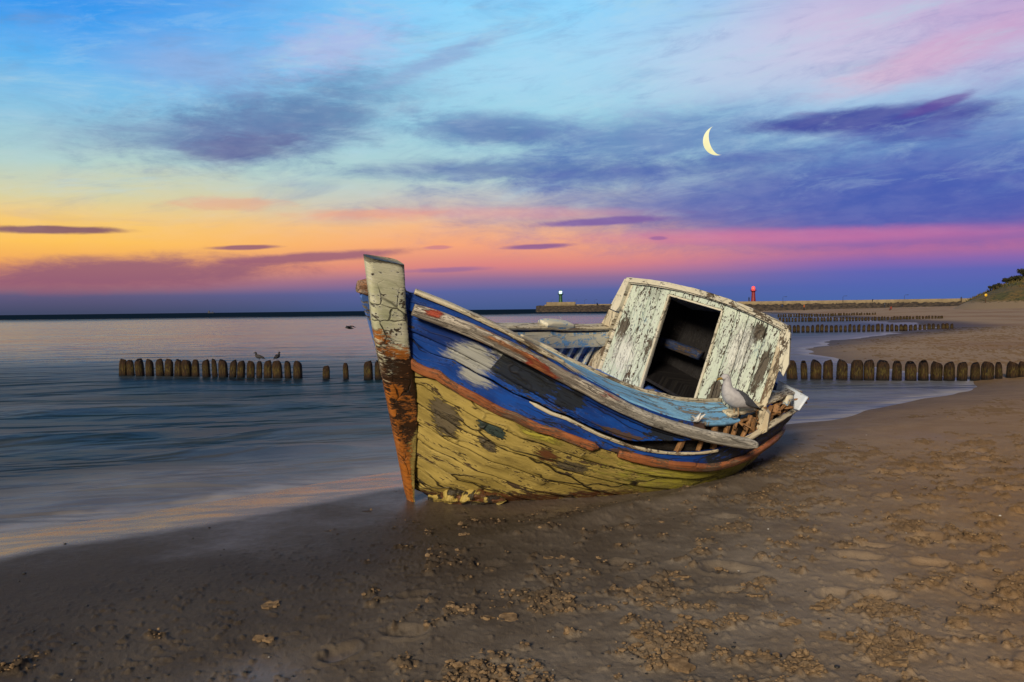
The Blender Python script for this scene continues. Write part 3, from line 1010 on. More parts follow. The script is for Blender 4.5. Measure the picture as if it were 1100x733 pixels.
# ---- stem post
stem_front = [(-.423, .271), (-.325, -.026), (-.257, -.248), (-.186, -.439), (-.001, -.885), (.142, -1.233), (.391, -1.826), (.50, -2.05)]
stem_rear = [(-.108, .23), (-.019, -.101), (.111, -.491), (.245, -.857), (.325, -1.139), (.375, -1.50), (.44, -1.86), (.52, -2.05)]
fr = resample(stem_front, 90)
re_ = resample(stem_rear, 90)
NS = 22
rows = []
uvs = []
hts = []
for i in range(90):
    A0, B0 = fr[i], re_[i]
    sec = []
    for j in range(NS):                                        # blunt-nosed section, wider aft
        k = 2 * math.pi * j / NS
        ca, sa = math.cos(k), math.sin(k)
        sx = math.copysign(abs(ca) ** 0.35, ca)
        sy = math.copysign(abs(sa) ** 0.45, sa)
        m_ = (sx + 1) / 2
        wdt = 0.048 + 0.030 * m_
        a = A0[0] + (B0[0] - A0[0]) * m_
        u_ = A0[1] + (B0[1] - A0[1]) * m_
        nz = 1 + 0.16 * (float(fbm(np.array([i * 0.14]), np.array([j * 0.9]), 7, 3)[0]) - 0.5)
        p = BOW + AX * a + UP * u_ + SIDE * (wdt * sy * nz)
        sec.append(p)
        uvs.append((m_ * 0.33 + (0.5 if sy < 0 else 0), i * 2.25 / 90))
        hts.append((u_, m_))
    rows.append(sec)
SV = np.array(rows).reshape(-1, 3)
hts = np.array(hts)
nzz = fbm(hts[:, 0] * 5, hts[:, 1] * 2.5, 13, 4)
cap0 = [tuple(range(NS))]
SF = [tuple(f) for f in gridf(90, NS, True)] + [tuple(range(NS)), tuple(range(89 * NS, 90 * NS))[::-1]]
hh = hts[:, 0] + (nzz - 0.5) * 0.35
stem_attr = {
    'tip': sstep(hts[:, 0], 0.17, 0.27) * 0.7 + 0.5 * sstep(hts[:, 1], 0.8, 1.0) * sstep(hts[:, 0], -.15, 0.1),
    'rust': sstep(hh + 0.20 * (hts[:, 1] - .5), -0.20, -0.52) * (0.50 + 0.46 * sstep(nzz, 0.32, 0.60)) + 0.28 * sstep(hh, -0.62, -0.95),
    'black': np.maximum(sstep(hh, -0.46, -0.62) * sstep(hh, -1.75, -1.1) * (0.52 + 0.50 * hts[:, 1] - 0.45 * sstep(nzz, .48, .60)),
                        sstep(hts[:, 1], 0.86, 1.0) * sstep(hh, -.1, -.4) * 0.8),
    'cream': sstep(hh, -1.05, -1.35) * sstep(hts[:, 1] + (nzz - .5) * .8, 0.40, 0.80) * 0.85}
stem = mesh('stem_post', SV, SF, M['stem'], boat, np.array(uvs), stem_attr)

# ---- rails
def along(t0, t1, n, sg=1, v=0.0):
    ts = np.linspace(t0, t1, n)
    return ts, hull(ts, np.full(n, v), sg)


def frame(P):
    """tangent, and unit vectors SIDE / UP made square to it"""
    T = np.gradient(P, axis=0)
    T /= np.linalg.norm(T, axis=1, keepdims=True)
    u = UP - T * (T @ UP)[:, None]
    u /= np.linalg.norm(u, axis=1, keepdims=True)
    s = np.cross(u, T)
    s *= np.sign((s @ SIDE))[:, None]
    return T, u, s


ts, P = along(0.998, 0.60, 170)
N = hull_n(ts, np.full(len(ts), 0.02))
drop = np.interp(ts, [0.60, 0.8, 0.99], [0.075, 0.080, 0.105])
P = P - UP * drop[:, None] + SIDE * np.interp(ts, [.6, .95, 1], [.045, .06, .10])[:, None]
dirv = P[-1] - P[-22]
dirv /= np.linalg.norm(dirv)
ext = [P[-1] + dirv * k + UP * (0.035 * (k / 0.85) ** 2 * 2) for k in np.linspace(0.02, 0.86, 60)]
P = np.concatenate([P, ext])
T_, u_, s_ = frame(P)
n = len(P)
q = np.linspace(0, 1, n)
hgt = np.interp(q, [0, 0.03, 0.25, 0.9, 0.97, 1], [0.09, 0.105, 0.108, 0.105, 0.09, 0.05])
sec = np.stack([rr(0.085, h_, 0.035, 4) for h_ in hgt])
V, F, uv = sweep(P, s_, u_, sec, 0.16, 3.0, 3)
uu = uv[:, 0]
prt = np.tile(np.arange(sec.shape[1]), n)
nn = fbm(uu * 2.2, prt * 0.35, 23, 3)
red = np.maximum.reduce([blob(uu, prt * 0, 1.05, 0, 0.32, 1), blob(uu, prt * 0, 0.15, 0, 0.12, 1) * .8, blob(uu, prt * 0, 1.75, 0, .2, 1) * .65]) * 0.9
mesh('rubbing_rail', V, F, M['rail'], boat, uv, {'red': red * sstep(nn, .35, .6), 'orange': 0.8 * blob(uu, prt * 0, 0.85, 0, 0.5, 1) * sstep(nn, .45, .6), 'pale': sstep(uu, 1.2, 2.2) * 0.75})

# white cap over the bow planking, broken off short
ts, P = along(0.992, 0.795, 90)
P = P + UP * 0.016
T_, u_, s_ = frame(P)
wd = np.interp(np.arange(90), [0, 78, 84, 89], [1, 1, 0.7, 0.25])
sec = np.stack([rr(0.075 * k, 0.034, 0.012, 2) for k in wd])
V, F, uv = sweep(P - s_ * 0.012, s_, u_, sec, 0.14, 6, 5)
mesh('cap_rail', V, F, M['trim'], boat, uv)
sp_parts = []
for k in range(7):                                              # splintered end of the cap
    t_ = 0.80 - 0.006 * k
    p0 = hull(np.array([t_ + 0.03]), np.array([0.]))[0] + UP * (0.012 + 0.006 * (k % 3)) - SIDE * (0.01 * k - 0.03)
    p1 = hull(np.array([t_ - 0.02]), np.array([0.]))[0] + UP * (0.012 * (k % 2) - 0.01) - SIDE * (0.012 * k - 0.02)
    pp = resample([p0, (p0 + p1) / 2 + UP * 0.006, p1], 8)
    ss = np.stack([rr(0.016 * z_, 0.011 * z_, 0.004, 1) for z_ in np.linspace(1, 0.25, 8)])
    sp_parts.append(sweep(pp, SIDE, UP, ss, 0.3, 30, k))
V, F, uv = cat(sp_parts)
mesh('splinter', V, F, M['trim'], boat, uv)

# covering board inside the port rail
ts, P = along(0.845, 0.455, 130)
nq = 14
qs = np.linspace(0, 1, nq)
rise = np.interp(ts, [0.45, 0.6, 0.85], [0.06, 0.085, 0.03])
wid = np.interp(ts, [0.44, 0.5, 0.80, 0.845], [0.24, 0.30, 0.27, 0.10])
top = P[:, None, :] - SIDE * (0.01 + wid[:, None, None] * qs[None, :, None]) + UP * (0.0 + rise[:, None, None] * qs[None, :, None])
top = top + UP * (0.010 * (fbm(ts[:, None] * 30 + 0 * qs, qs[None] * 5 + 0 * ts[:, None], 4, 3) - 0.5))[..., None]
bot = top - UP * 0.035
L_ = len(ts)
V = np.concatenate([top.reshape(-1, 3), bot.reshape(-1, 3)])
f = gridf(L_, nq)
F = np.concatenate([f, f[:, ::-1] + L_ * nq])
e = []
for i in range(L_ - 1):
    for j in (0, nq - 1):
        a, b = i * nq + j, (i + 1) * nq + j
        e.append((a, b, b + L_ * nq, a + L_ * nq))
F = np.concatenate([F, np.array(e)])
uq = np.stack([np.repeat(BL * (1 - ts), nq), np.tile(qs * 0.3, L_)], -1)
cb = mesh('covering_board', V, F, M['skyblue'], boat, np.concatenate([uq, uq]))
Pl = top[:, -1, :]
T_, u_, s_ = frame(Pl)
V, F, uv = sweep(Pl, s_, u_, rr(0.028, 0.05, 0.008, 2), 0.2, 9, 6)
mesh('coaming', V, F, M['trim'], boat, uv)

# pale moulding between the blue strakes, and the rail stub at the broken quarter
def moulding(name, t0, t1, n, vf, h_, w_, mat, seed=0, off=0.012, amp=0.15, ends=(1, 1)):
    ts = np.linspace(t0, t1, n)
    P = hull(ts, vf(ts)) + hull_n(ts, vf(ts)) * off
    T = np.gradient(P, axis=0)
    T /= np.linalg.norm(T, axis=1, keepdims=True)
    nn_ = hull_n(ts, vf(ts))
    nn_ = nn_ - T * (nn_ * T).sum(1, keepdims=True)
    nn_ /= np.linalg.norm(nn_, axis=1, keepdims=True)
    vv = np.cross(T, nn_)
    k = np.ones(n)
    ne = max(3, n // 25)
    k[:ne] = np.linspace(ends[0], 1, ne)
    k[-ne:] = np.linspace(1, ends[1], ne)
    sec = np.stack([rr(w_ * z_, h_ * z_, min(w_, h_) * 0.35, 3) for z_ in k])
    V, F, uv = sweep(P, nn_, vv, sec, amp, 5, seed)
    return mesh(name, V, F, mat, boat, uv)


moulding('moulding', 0.80, 0.50, 140, VC, 0.026, 0.022, M['trim'], 1, 0.004, 0.35, (0.3, 1))
moulding('moulding', 0.445, 0.12, 100, VC, 0.030, 0.055, M['trim'], 2, 0.006, 0.45)
moulding('rubbing_strake', 0.942, 0.690, 160, VO, 0.075, 0.050, M['wale'], 3, 0.018, 0.22, (0.9, 0.25))
moulding('rubbing_strake', 0.662, 0.012, 220, VO, 0.078, 0.055, M['wale'], 4, 0.020, 0.2, (0.8, 0.6))

# ---- exposed ribs at the broken port quarter
rng = random.Random(5)
t_ = 0.575
k = 0
while t_ > 0.09:
    vs = np.linspace(-0.0, min(float(VC(t_)) + 0.06, 0.3), 9)
    lean = rng.uniform(-0.012, 0.012)
    tt = np.clip(t_ + lean * np.linspace(1, -1, 9), 0.01, 0.99)
    P = hull(tt, vs) - hull_n(tt, vs) * 0.045
    cut = rng.random()
    if cut < 0.35:
        P = P[rng.randint(1, 2):]
    T = np.gradient(P, axis=0)
    T /= np.linalg.norm(T, axis=1, keepdims=True)
    s1 = np.cross(T, SIDE)
    s1 /= np.linalg.norm(s1, axis=1, keepdims=True)
    V, F, uv = sweep(P, s1, np.cross(T, s1), rr(rng.uniform(0.028, 0.06), 0.04, 0.008, 2), 0.25, 12, k)
    mesh('rib', V, F, M['ribwood'], boat, uv)
    t_ -= rng.uniform(0.022, 0.040)
    k += 1
bits = []
for k in range(44):                                             # torn slats lying across the ribs
    t_ = rng.uniform(0.10, 0.47)
    p = hull(np.array([t_]), np.array([rng.uniform(0, 0.05)]))[0] + SIDE * rng.uniform(-0.10, 0.0)
    d = AX * rng.uniform(-1, 1) + UP * rng.uniform(-0.6, 0.6) + SIDE * rng.uniform(-.5, .5)
    d /= np.linalg.norm(d)
    ln = rng.uniform(0.06, 0.17)
    pp = resample([p - d * ln / 2, p + d * ln / 2], 5)
    a = np.cross(d, UP)
    a /= np.linalg.norm(a)
    bits.append(sweep(pp, a, np.cross(d, a), rr(rng.uniform(.02, .05), rng.uniform(.010, .02), .004, 1), 0.3, 20, k))
V, F, uv = cat(bits)
tag(mesh('broken_slats', V, F, M['ribwood'], boat, uv, smooth=False), kind='stuff')
# inner rail at the quarter
ts, P = along(0.475, 0.14, 80)
P = P - SIDE * 0.10 + UP * 0.03
T_, u_, s_ = frame(P)
V, F, uv = sweep(P, s_, u_, rr(0.10, 0.03, 0.008, 2), 0.35, 7, 8)
mesh('inner_rail', V, F, M['trim'], boat, uv)

# ---- starboard side: rail, clamp board, ribs, thole pad
ts, P = along(0.975, 0.06, 200, -1)
front = [BOW + AX * (-0.37) - SIDE * 0.105 + UP * 0.0, BOW + AX * (-0.2) - SIDE * 0.11 - UP * 0.01]
Pr = resample(np.concatenate([front, (P - SIDE * 0.04 - UP * 0.06)[6:]]), 220)
T_, u_, s_ = frame(Pr)
kk = np.interp(np.arange(220), [0, 3, 8], [0.7, 1.0, 1.0])
V, F, uv = sweep(Pr, s_, u_, np.stack([rr(0.075 * z_, 0.125 * z_, 0.03, 3) for z_ in kk]), 0.2, 4, 9)
mesh('rubbing_rail', V, F, M['rail'], boat, uv, {'red': 0 * V[:, 0], 'orange': 0.9 * blob(uv[:, 0], 0, 0.08, 0, .14, 1), 'pale': 0.4 + 0 * V[:, 0]})
ts, P = along(0.95, 0.06, 150, -1)
P = P + UP * 0.02
T_, u_, s_ = frame(P)
V, F, uv = sweep(P + s_ * 0.02, s_, u_, rr(0.13, 0.036, 0.010, 2), 0.12, 5, 10)
mesh('cap_rail', V, F, M['trim'], boat, uv)
ts, P = along(0.93, 0.40, 120, -1)
P = P + SIDE * 0.062 - UP * 0.105
T_, u_, s_ = frame(P)
V, F, uv = sweep(P, s_, u_, rr(0.022, 0.17, 0.006, 2), 0.04, 5, 11)
mesh('clamp_board', V, F, M['creamblue'], boat, uv)
t_ = 0.90
while t_ > 0.14:
    vs = np.linspace(0.05, 0.30, 9)
    P = hull(np.full(9, t_), vs, -1) - hull_n(np.full(9, t_), vs, -1) * 0.060
    T = np.gradient(P, axis=0)
    T /= np.linalg.norm(T, axis=1, keepdims=True)
    s1 = np.cross(T, SIDE)
    s1 /= np.linalg.norm(s1, axis=1, keepdims=True)
    V, F, uv = sweep(P, s1, np.cross(T, s1), rr(0.042, 0.04, 0.008, 2), 0.15, 12, int(t_ * 100))
    uv[:, 1] += t_ * 37
    mesh('rib', V, F, M['creamblue'] if t_ > 0.42 else M['ribblue'], boat, uv)
    t_ -= 0.030
ts = np.linspace(0.615, 0.535, 30)
P = hull(ts, 0 * ts, -1) + UP * 0.052 + SIDE * 0.02
T_, u_, s_ = frame(P)
lens = np.sin(np.linspace(0.16, math.pi - 0.16, 30)) ** 0.55
V, F, uv = sweep(P, s_, u_, np.stack([rr(0.13, 0.028 + 0.05 * z_, 0.02, 3) for z_ in lens]), 0.08, 7, 12)
mesh('thole_pad', V, F, M['creamblue'], boat, uv)
# blue plank end beside the stem
poly = [(-.345, .03), (-.329, -.09), (-.228, -.278), (-.12, -.50), (-.02, -.62), (.16, -.60), (.14, -.16), (.02, .02)]
pv = [BOW + AX * a + UP * u_ - SIDE * (0.088 + 0.10 * max(0, a)) for a, u_ in poly]
pv2 = [p - SIDE * 0.035 for p in pv]
npv = len(pv)
Fp = [tuple(range(npv)), tuple(range(npv, 2 * npv))[::-1]] + [(i, i + npv, (i + 1) % npv + npv, (i + 1) % npv) for i in range(npv)]
mesh('plank_end', np.array(pv + pv2), Fp, M['bowblue'], boat, np.array([(a, u_) for a, u_ in poly] * 2), {k_: np.zeros(2 * npv) for k_ in ('white_patch', 'tar_patch', 'bare')}, smooth=False)

# ---- deck
ts = np.linspace(0.10, 0.93, 90)
pl = hull(ts, np.full(90, 0.25), 1) - SIDE * 0.05
pr_ = hull(ts, np.full(90, 0.24), -1) + SIDE * 0.05
qs = np.linspace(0, 1, 25)
G = pl[:, None] * (1 - qs)[None, :, None] + pr_[:, None] * qs[None, :, None]
G = G + UP * (0.03 * np.sin(math.pi * qs))[None, :, None]
GB = G - UP * 0.03
nn_ = 90 * 25
uv = np.stack([np.repeat(BL * (1 - ts), 25), np.tile(qs * 1.7, 90)], -1)
mesh('deck', np.concatenate([G.reshape(-1, 3), GB.reshape(-1, 3)]), np.concatenate([gridf(90, 25), gridf(90, 25)[:, ::-1] + nn_]), M['deckblue'], boat, np.concatenate([uv, uv]))

# ---- wheelhouse
WC = np.array([1.691984, 8.58263186, 1.1])
S2 = np.array([0.69885338, -0.61634611, -0.36293446])
U2 = np.array([0.30488576, -0.20231386, 0.93065234])
N2 = np.array([0.64703062, 0.76104308, -0.04652743])


def W(s, u, a):
    s = np.asarray(s, float)
    u = np.asarray(u, float)
    a = np.asarray(a, float)
    k = 1 - 0.50 * np.clip(a, 0, 2)
    return WC + (s * k)[..., None] * S2 + (u * (1 - 0.30 * np.clip(a, 0, 2)))[..., None] * U2 + a[..., None] * N2


rtop = lambda s: 0.855 + 0.0864 * s - 0.1113 * s * s
house = empty('wheelhouse', WC + N2 * 0.4 - U2 * 0.45, boat)


def pane(quad, a0, a1, ns, nu, seed, crown=0.003):
    """a plank from a (s,u) quad (bl, br, tr, tl), with rounded long edges; top edge may be a function"""
    bl, br, tr, tl = [np.array(p) for p in quad]
    x = np.linspace(0, 1, ns)
    y = np.linspace(0, 1, nu)
    X, Y = np.meshgrid(x, y, indexing='ij')
    s = (bl[0] * (1 - X) + br[0] * X) * (1 - Y) + (tl[0] * (1 - X) + tr[0] * X) * Y
    u = (bl[1] * (1 - X) + br[1] * X) * (1 - Y) + (tl[1] * (1 - X) + tr[1] * X) * Y
    edge = np.minimum(X, 1 - X) * abs(br[0] - bl[0])
    a = a0 + 0.006 * np.exp(-edge / 0.006) + 0.005 * (fbm(s * 4 + seed, u * 2, seed, 3) - 0.5)
    Pf = W(s, u, a)
    Pb = W(s, u, np.full_like(a, a1))
    n_ = ns * nu
    f = gridf(ns, nu)
    e = []
    for i in range(ns - 1):
        e += [(i * nu, i * nu + n_, (i + 1) * nu + n_, (i + 1) * nu), ((i + 1) * nu + nu - 1, (i + 1) * nu + nu - 1 + n_, i * nu + nu - 1 + n_, i * nu + nu - 1)]
    for j in range(nu - 1):
        k_ = (ns - 1) * nu
        e += [(j + 1, j + 1 + n_, j + n_, j), (k_ + j, k_ + j + n_, k_ + j + 1 + n_, k_ + j + 1)]
    uv = np.stack([u.ravel(), (s + seed * 0.61).ravel()], -1)
    return np.concatenate([Pf.reshape(-1, 3), Pb.reshape(-1, 3)]), [tuple(q) for q in np.concatenate([f[:, ::-1], f + n_])] + e, np.concatenate([uv, uv])


def lerp(p, q, k):
    return (p[0] + (q[0] - p[0]) * k, p[1] + (q[1] - p[1]) * k)


planks = []
sset = []
ROOFT = 0.05


def panel(bl, br, tr, tl, n, seed, gap=0.006):
    cuts = np.linspace(0, 1, n + 1)
    r_ = random.Random(seed)
    for i in range(1, n):
        cuts[i] += r_.uniform(-0.04, 0.04)
    for i in range(n):
        k0, k1 = cuts[i], cuts[i + 1]
        b0, b1 = lerp(bl, br, k0), lerp(bl, br, k1)
        t0_, t1_ = lerp(tl, tr, k0), lerp(tl, tr, k1)
        t0_ = (t0_[0], rtop(t0_[0]) - ROOFT + 0.01)
        t1_ = (t1_[0], rtop(t1_[0]) - ROOFT + 0.01)
        b0 = (b0[0] + gap / 2, b0[1])
        b1 = (b1[0] - gap / 2, b1[1])
        t0_ = (t0_[0] + gap / 2, t0_[1])
        t1_ = (t1_[0] - gap / 2, t1_[1])
        planks.append(pane((b0, b1, t1_, t0_), r_.uniform(-0.003, 0.003), 0.028, 12, 60, seed * 10 + i))


panel((-0.90, -0.46), (-0.365, -0.46), (-0.43, 0.75), (-0.875, 0.66), 4, 1)
panel((0.275, -0.46), (0.94, -0.46), (0.815, 0.80), (0.19, 0.80), 5, 2)
# header over the doorway
r0 = pane(((-0.428, 0.685), (0.194, 0.748), (0.194, rtop(0.19) - ROOFT + 0.008), (-0.428, rtop(-0.43) - ROOFT + 0.008)), -0.004, 0.024, 40, 10, 40)
planks.append(r0)
V, F, uv = cat(planks)
d = (V - WC)
sv, uvv = d @ S2, d @ U2
wn = fbm(sv * 3, uvv * 2, 33, 3)
att = {'bluish': 0.62 * np.clip(0.55 * blob(sv, uvv, -0.66, 0.35, 0.30, 0.6) + 0.6 * blob(sv, uvv, 0.62, 0.55, 0.30, 0.35) + 0.35 * blob(sv, uvv, 0.30, 0.7, 0.1, 0.3) + .5 * blob(sv, uvv, .88, -.05, .1, .4), 0, 1),
       'bare': np.maximum.reduce([0.80 * blob(sv, uvv, -0.80, 0.15, 0.10, 0.22), 0.80 * blob(sv, uvv, 0.62, 0.68, 0.10, 0.16), 0.80 * blob(sv, uvv, 0.42, -0.02, 0.10, 0.20),
                                  0.80 * blob(sv, uvv, 0.78, 0.35, 0.08, 0.4), .58 * blob(sv, uvv, -.44, .1, .06, .3), .52 * blob(sv, uvv, .5, .4, .08, .3)]),
       'pale': np.maximum(blob(sv, uvv, 0.50, 0.45, 0.16, 0.35) * 0.9, blob(sv, uvv, -0.7, -.1, 0.2, 0.3) * 0.8)}
mesh('front_wall', V, F, M['mint'], house, uv, att)

# door frame: three narrow trims round the opening
def bar(p0, p1, w_, d_, a, seed, n=40):
    q_ = np.linspace(0, 1, n)
    s = p0[0] + (p1[0] - p0[0]) * q_
    u = p0[1] + (p1[1] - p0[1]) * q_
    P = W(s, u, np.full(n, a))
    T = (P[-1] - P[0]) / np.linalg.norm(P[-1] - P[0])
    x = np.cross(T, N2)
    x /= np.linalg.norm(x)
    return sweep(P, x, N2, rr(w_, d_, 0.004, 2), 0.12, 6, seed)


V, F, uv = cat([bar((-0.365, -0.46), (-0.418, 0.68), 0.022, 0.06, 0.012, 1), bar((0.275, -0.46), (0.200, 0.742), 0.022, 0.06, 0.012, 2),
                bar((-0.416, 0.676), (0.188, 0.738), 0.018, 0.055, 0.012, 3)])
mesh('door_frame', V, F, M['roof'], house, uv)

# arched roof
ns, na = 60, 24
ss_ = np.linspace(-0.935, 0.885, ns)
aa = np.linspace(-0.055, 0.82, na)
S_, A_ = np.meshgrid(ss_, aa, indexing='ij')
wob = 0.012 * (fbm(S_ * 5, A_ * 5, 44, 3) - 0.5)
Tp = W(S_, rtop(S_) + wob, A_)
Bt = W(S_, rtop(S_) - ROOFT + wob, A_)
n_ = ns * na
f = gridf(ns, na)
e = []
for i in range(ns - 1):
    for j in (0, na - 1):
        a, b = i * na + j, (i + 1) * na + j
        e.append((a, b, b + n_, a + n_))
for j in range(na - 1):
    for i in (0, ns - 1):
        a, b = i * na + j, i * na + j + 1
        e.append((a, b, b + n_, a + n_))
uvr = np.stack([S_.ravel(), A_.ravel() + 0.0], -1)
uvb = uvr.copy()
uvb[:, 1] += 0.05
mesh('roof', np.concatenate([Tp.reshape(-1, 3), Bt.reshape(-1, 3)]), np.concatenate([f, f[:, ::-1] + n_, np.array(e)]), M['roof'], house, np.concatenate([uvr, uvb]), smooth=False)
# edge batten under the roof edge
s_e = np.linspace(-0.90, 0.84, 60)
P = W(s_e, rtop(s_e) - ROOFT - 0.006, np.full(60, -0.02))
T = np.gradient(P, axis=0)
T /= np.linalg.norm(T, axis=1, keepdims=True)
x = np.cross(T, N2)
x /= np.linalg.norm(x, axis=1, keepdims=True)
V, F, uv = sweep(P, x, N2, rr(0.022, 0.03, 0.005, 2), 0.2, 8, 13)
mesh('roof_batten', V, F, M['roof'], house, uv)


def sidewall(prof, name, seed, mat_=None, a0=0.0):
    mat_ = mat_ or M['roof']
    pr2 = resample(prof, 30)
    aa_ = np.linspace(a0, 0.80 - a0 * 1.5, 20)
    Sx, Ax = np.meshgrid(np.arange(30), aa_, indexing='ij')
    P = W(pr2[:, 0][:, None] + 0 * Ax, pr2[:, 1][:, None] + 0 * Ax, Ax)
    Q = W(pr2[:, 0][:, None] - 0.03 * np.sign(pr2[0, 0]) + 0 * Ax, pr2[:, 1][:, None] + 0 * Ax, Ax)
    n_ = 600
    f = gridf(30, 20)
    e = []
    for i in range(29):
        for j in (0, 19):
            a, b = i * 20 + j, (i + 1) * 20 + j
            e.append((a, b, b + n_, a + n_))
    for j in range(19):
        for i in (0, 29):
            a, b = i * 20 + j, i * 20 + j + 1
            e.append((a, b, b + n_, a + n_))
    uv = np.stack([Ax.ravel(), Sx.ravel() * 0.04], -1)
    return mesh(name, np.concatenate([P.reshape(-1, 3), Q.reshape(-1, 3)]), np.concatenate([f, f[:, ::-1] + n_, np.array(e)]), mat_, house, np.concatenate([uv, uv]))


sidewall([(0.835, 0.81), (0.865, 0.60), (0.90, 0.36), (0.915, 0.1), (0.945, -0.50)], 'side_wall', 1)
sidewall([(-0.885, 0.68), (-0.90, 0.42), (-0.93, 0.05), (-0.95, -0.50)], 'side_wall', 2)


M['cabin_shade'] = paint('cabin shade black', (0.010, 0.009, 0.010), (0.007, 0.006, 0.007), (0.016, 0.012, 0.010), (0.008, 0.006, 0.005), th=0.56, dirt=0.4)  # near-black colour standing in for the shade inside the cabin
sidewall([(0.795, 0.78), (0.825, 0.60), (0.86, 0.36), (0.875, 0.1), (0.905, -0.45)], 'lining', 3, M['cabin_shade'], 0.034)  # lining added only to darken the doorway
sidewall([(-0.845, 0.66), (-0.86, 0.42), (-0.89, 0.05), (-0.91, -0.45)], 'lining', 4, M['cabin_shade'], 0.034)


def slab(polyq, a0, a1, name, mat, parent, seed=0):
    n_ = len(polyq)
    s = np.array([p[0] for p in polyq])
    u = np.array([p[1] for p in polyq])
    V = np.concatenate([W(s, u, np.full(n_, a0)), W(s, u, np.full(n_, a1))])
    F = [tuple(range(n_)), tuple(range(n_, 2 * n_))[::-1]] + [(i, i + n_, (i + 1) % n_ + n_, (i + 1) % n_) for i in range(n_)]
    uv = np.concatenate([np.stack([u, s + seed], -1)] * 2)
    return mesh(name, V, F, mat, parent, uv, smooth=False)


slab([(-0.955, 0.655), (-0.895, 0.66), (-0.905, 0.36), (-0.93, 0.30), (-1.02, 0.30)], -0.05, 0.03, 'corner_board', M['roof'], house, 1)
slab([(-1.025, 0.285), (-0.925, 0.285), (-0.935, 0.02), (-1.04, 0.0), (-1.065, 0.06)], -0.035, 0.03, 'corner_board', M['trim'], house, 2)
slab([(-1.05, -0.02), (-0.94, -0.01), (-0.94, -0.42), (-1.05, -0.40)], -0.03, 0.03, 'corner_board', M['trim'], house, 3)
slab([(0.86, 0.845), (0.925, 0.79), (1.02, 0.52), (1.015, 0.40), (0.95, 0.44), (0.90, 0.60), (0.845, 0.70), (0.835, 0.80)], -0.045, 0.06, 'corner_board', M['roof'], house, 4)
slab([(0.838, 0.62), (0.875, 0.62), (0.945, 0.42), (0.965, 0.02), (0.955, -0.10), (0.895, -0.05), (0.862, 0.40)], -0.012, 0.05, 'corner_board', M['trim'], house, 5)
slab([(0.955, 0.05), (1.03, 0.02), (1.07, -0.14), (1.02, -0.20), (0.96, -0.14)], -0.05, 0.09, 'corner_board', M['trim'], house, 6)
slab([(-1.0, -0.50), (0.95, -0.50), (0.955, 0.36), (0.86, 0.78), (0.2, 0.84), (-0.4, 0.78), (-0.88, 0.66), (-0.99, 0.1)], 0.76, 0.785, 'rear_wall', M['cabin_shade'], house, 7)
slab([(-0.93, -0.20), (0.92, -0.27), (0.92, -0.30), (-0.93, -0.23)], 0.03, 0.77, 'cabin_floor', M['cabin_shade'], house, 9)  # near-black floor laid over the blue deck to darken the doorway
# blue thwart and standing pieces inside
P = W(np.linspace(-0.80, -0.12, 20), np.linspace(0.12, 0.16, 20), np.full(20, 0.50))
V, F, uv = sweep(P, N2, U2, rr(0.12, 0.10, 0.03, 2), 0.08, 5, 14)
mesh('thwart', V, F, M['inner'], boat, uv)
V, F, uv = sweep(W(np.full(8, 0.28), np.linspace(-.40, .35, 8), np.full(8, .42)), S2, N2, rr(.05, .03, .006, 2), .2, 6, 15)
mesh('stanchion', V, F, M['ribwood'], boat, uv)

# ---- stern oddments
q = [np.array([2.68, 8.72, 0.76]), np.array([2.745, 8.75, 0.985]), np.array([2.961, 8.50, 0.838]), np.array([2.868, 8.50, 0.705])]
nq_ = np.cross(q[1] - q[0], q[3] - q[0])
nq_ /= np.linalg.norm(nq_)
gx = np.linspace(0, 1, 12)
X, Y = np.meshgrid(gx, gx, indexing='ij')
bw = lambda X, Y: (q[0] * ((1 - X) * (1 - Y))[..., None] + q[1] * ((1 - X) * Y)[..., None] + q[2] * (X * Y)[..., None] + q[3] * (X * (1 - Y))[..., None])
G = bw(X, Y) + nq_ * (0.03 * np.sin(X * 3.1))[..., None]
G2 = G - nq_ * 0.022
e = []
for i in range(11):
    for (a, b) in (((i, 0), (i + 1, 0)), ((i, 11), (i + 1, 11)), ((0, i), (0, i + 1)), ((11, i), (11, i + 1))):
        a_ = a[0] * 12 + a[1]
        b_ = b[0] * 12 + b[1]
        e.append((a_, b_, b_ + 144, a_ + 144))
uv = np.stack([X.ravel() * .5, Y.ravel() * .3], -1)
mesh('stern_board', np.concatenate([G.reshape(-1, 3), G2.reshape(-1, 3)]), np.concatenate([gridf(12, 12), gridf(12, 12)[:, ::-1] + 144, np.array(e)]), M['whiteboard'], boat, np.concatenate([uv, uv]))
c_ = np.array([2.66, 8.50, 0.84])
V, F, uv = sweep(resample([c_ - AX * 0.02 - _PO * 0.13 + ZV * .03, c_ + _PO * 0.13 - ZV * 0.02], 12), AX, ZV, rr(0.12, 0.10, 0.02, 3), 0.2, 9, 16)
mesh('stern_block', V, F, M['creamblue'], boat, uv)
# torn white flake caught on the rail
fl = []
c_ = hull(np.array([0.565]), np.array([0.]))[0] + UP * 0.02 + SIDE * 0.0
for k, (dx, dz, ln) in enumerate([(-.8, .45, .10), (-.3, .9, .08), (.3, 1, .07), (.7, .8, .09), (.9, .3, .07), (-1, .1, .08)]):
    d = AX * dx + UP * dz + SIDE * (0.3 * (k % 2))
    d /= np.linalg.norm(d)
    fl.append(sweep(resample([c_, c_ + d * ln], 5), SIDE, np.cross(d, SIDE), np.stack([rr(.035 * z_, .030 * z_, .006, 1) for z_ in (1, .9, .7, .45, .1)]), .2, 20, k))
V, F, uv = cat(fl)
mesh('torn_flake', V, F, simple('white flake', (0.78, 0.77, 0.74), 0.8, (0.6, 0.6, 0.56), 20), boat, uv, smooth=False)

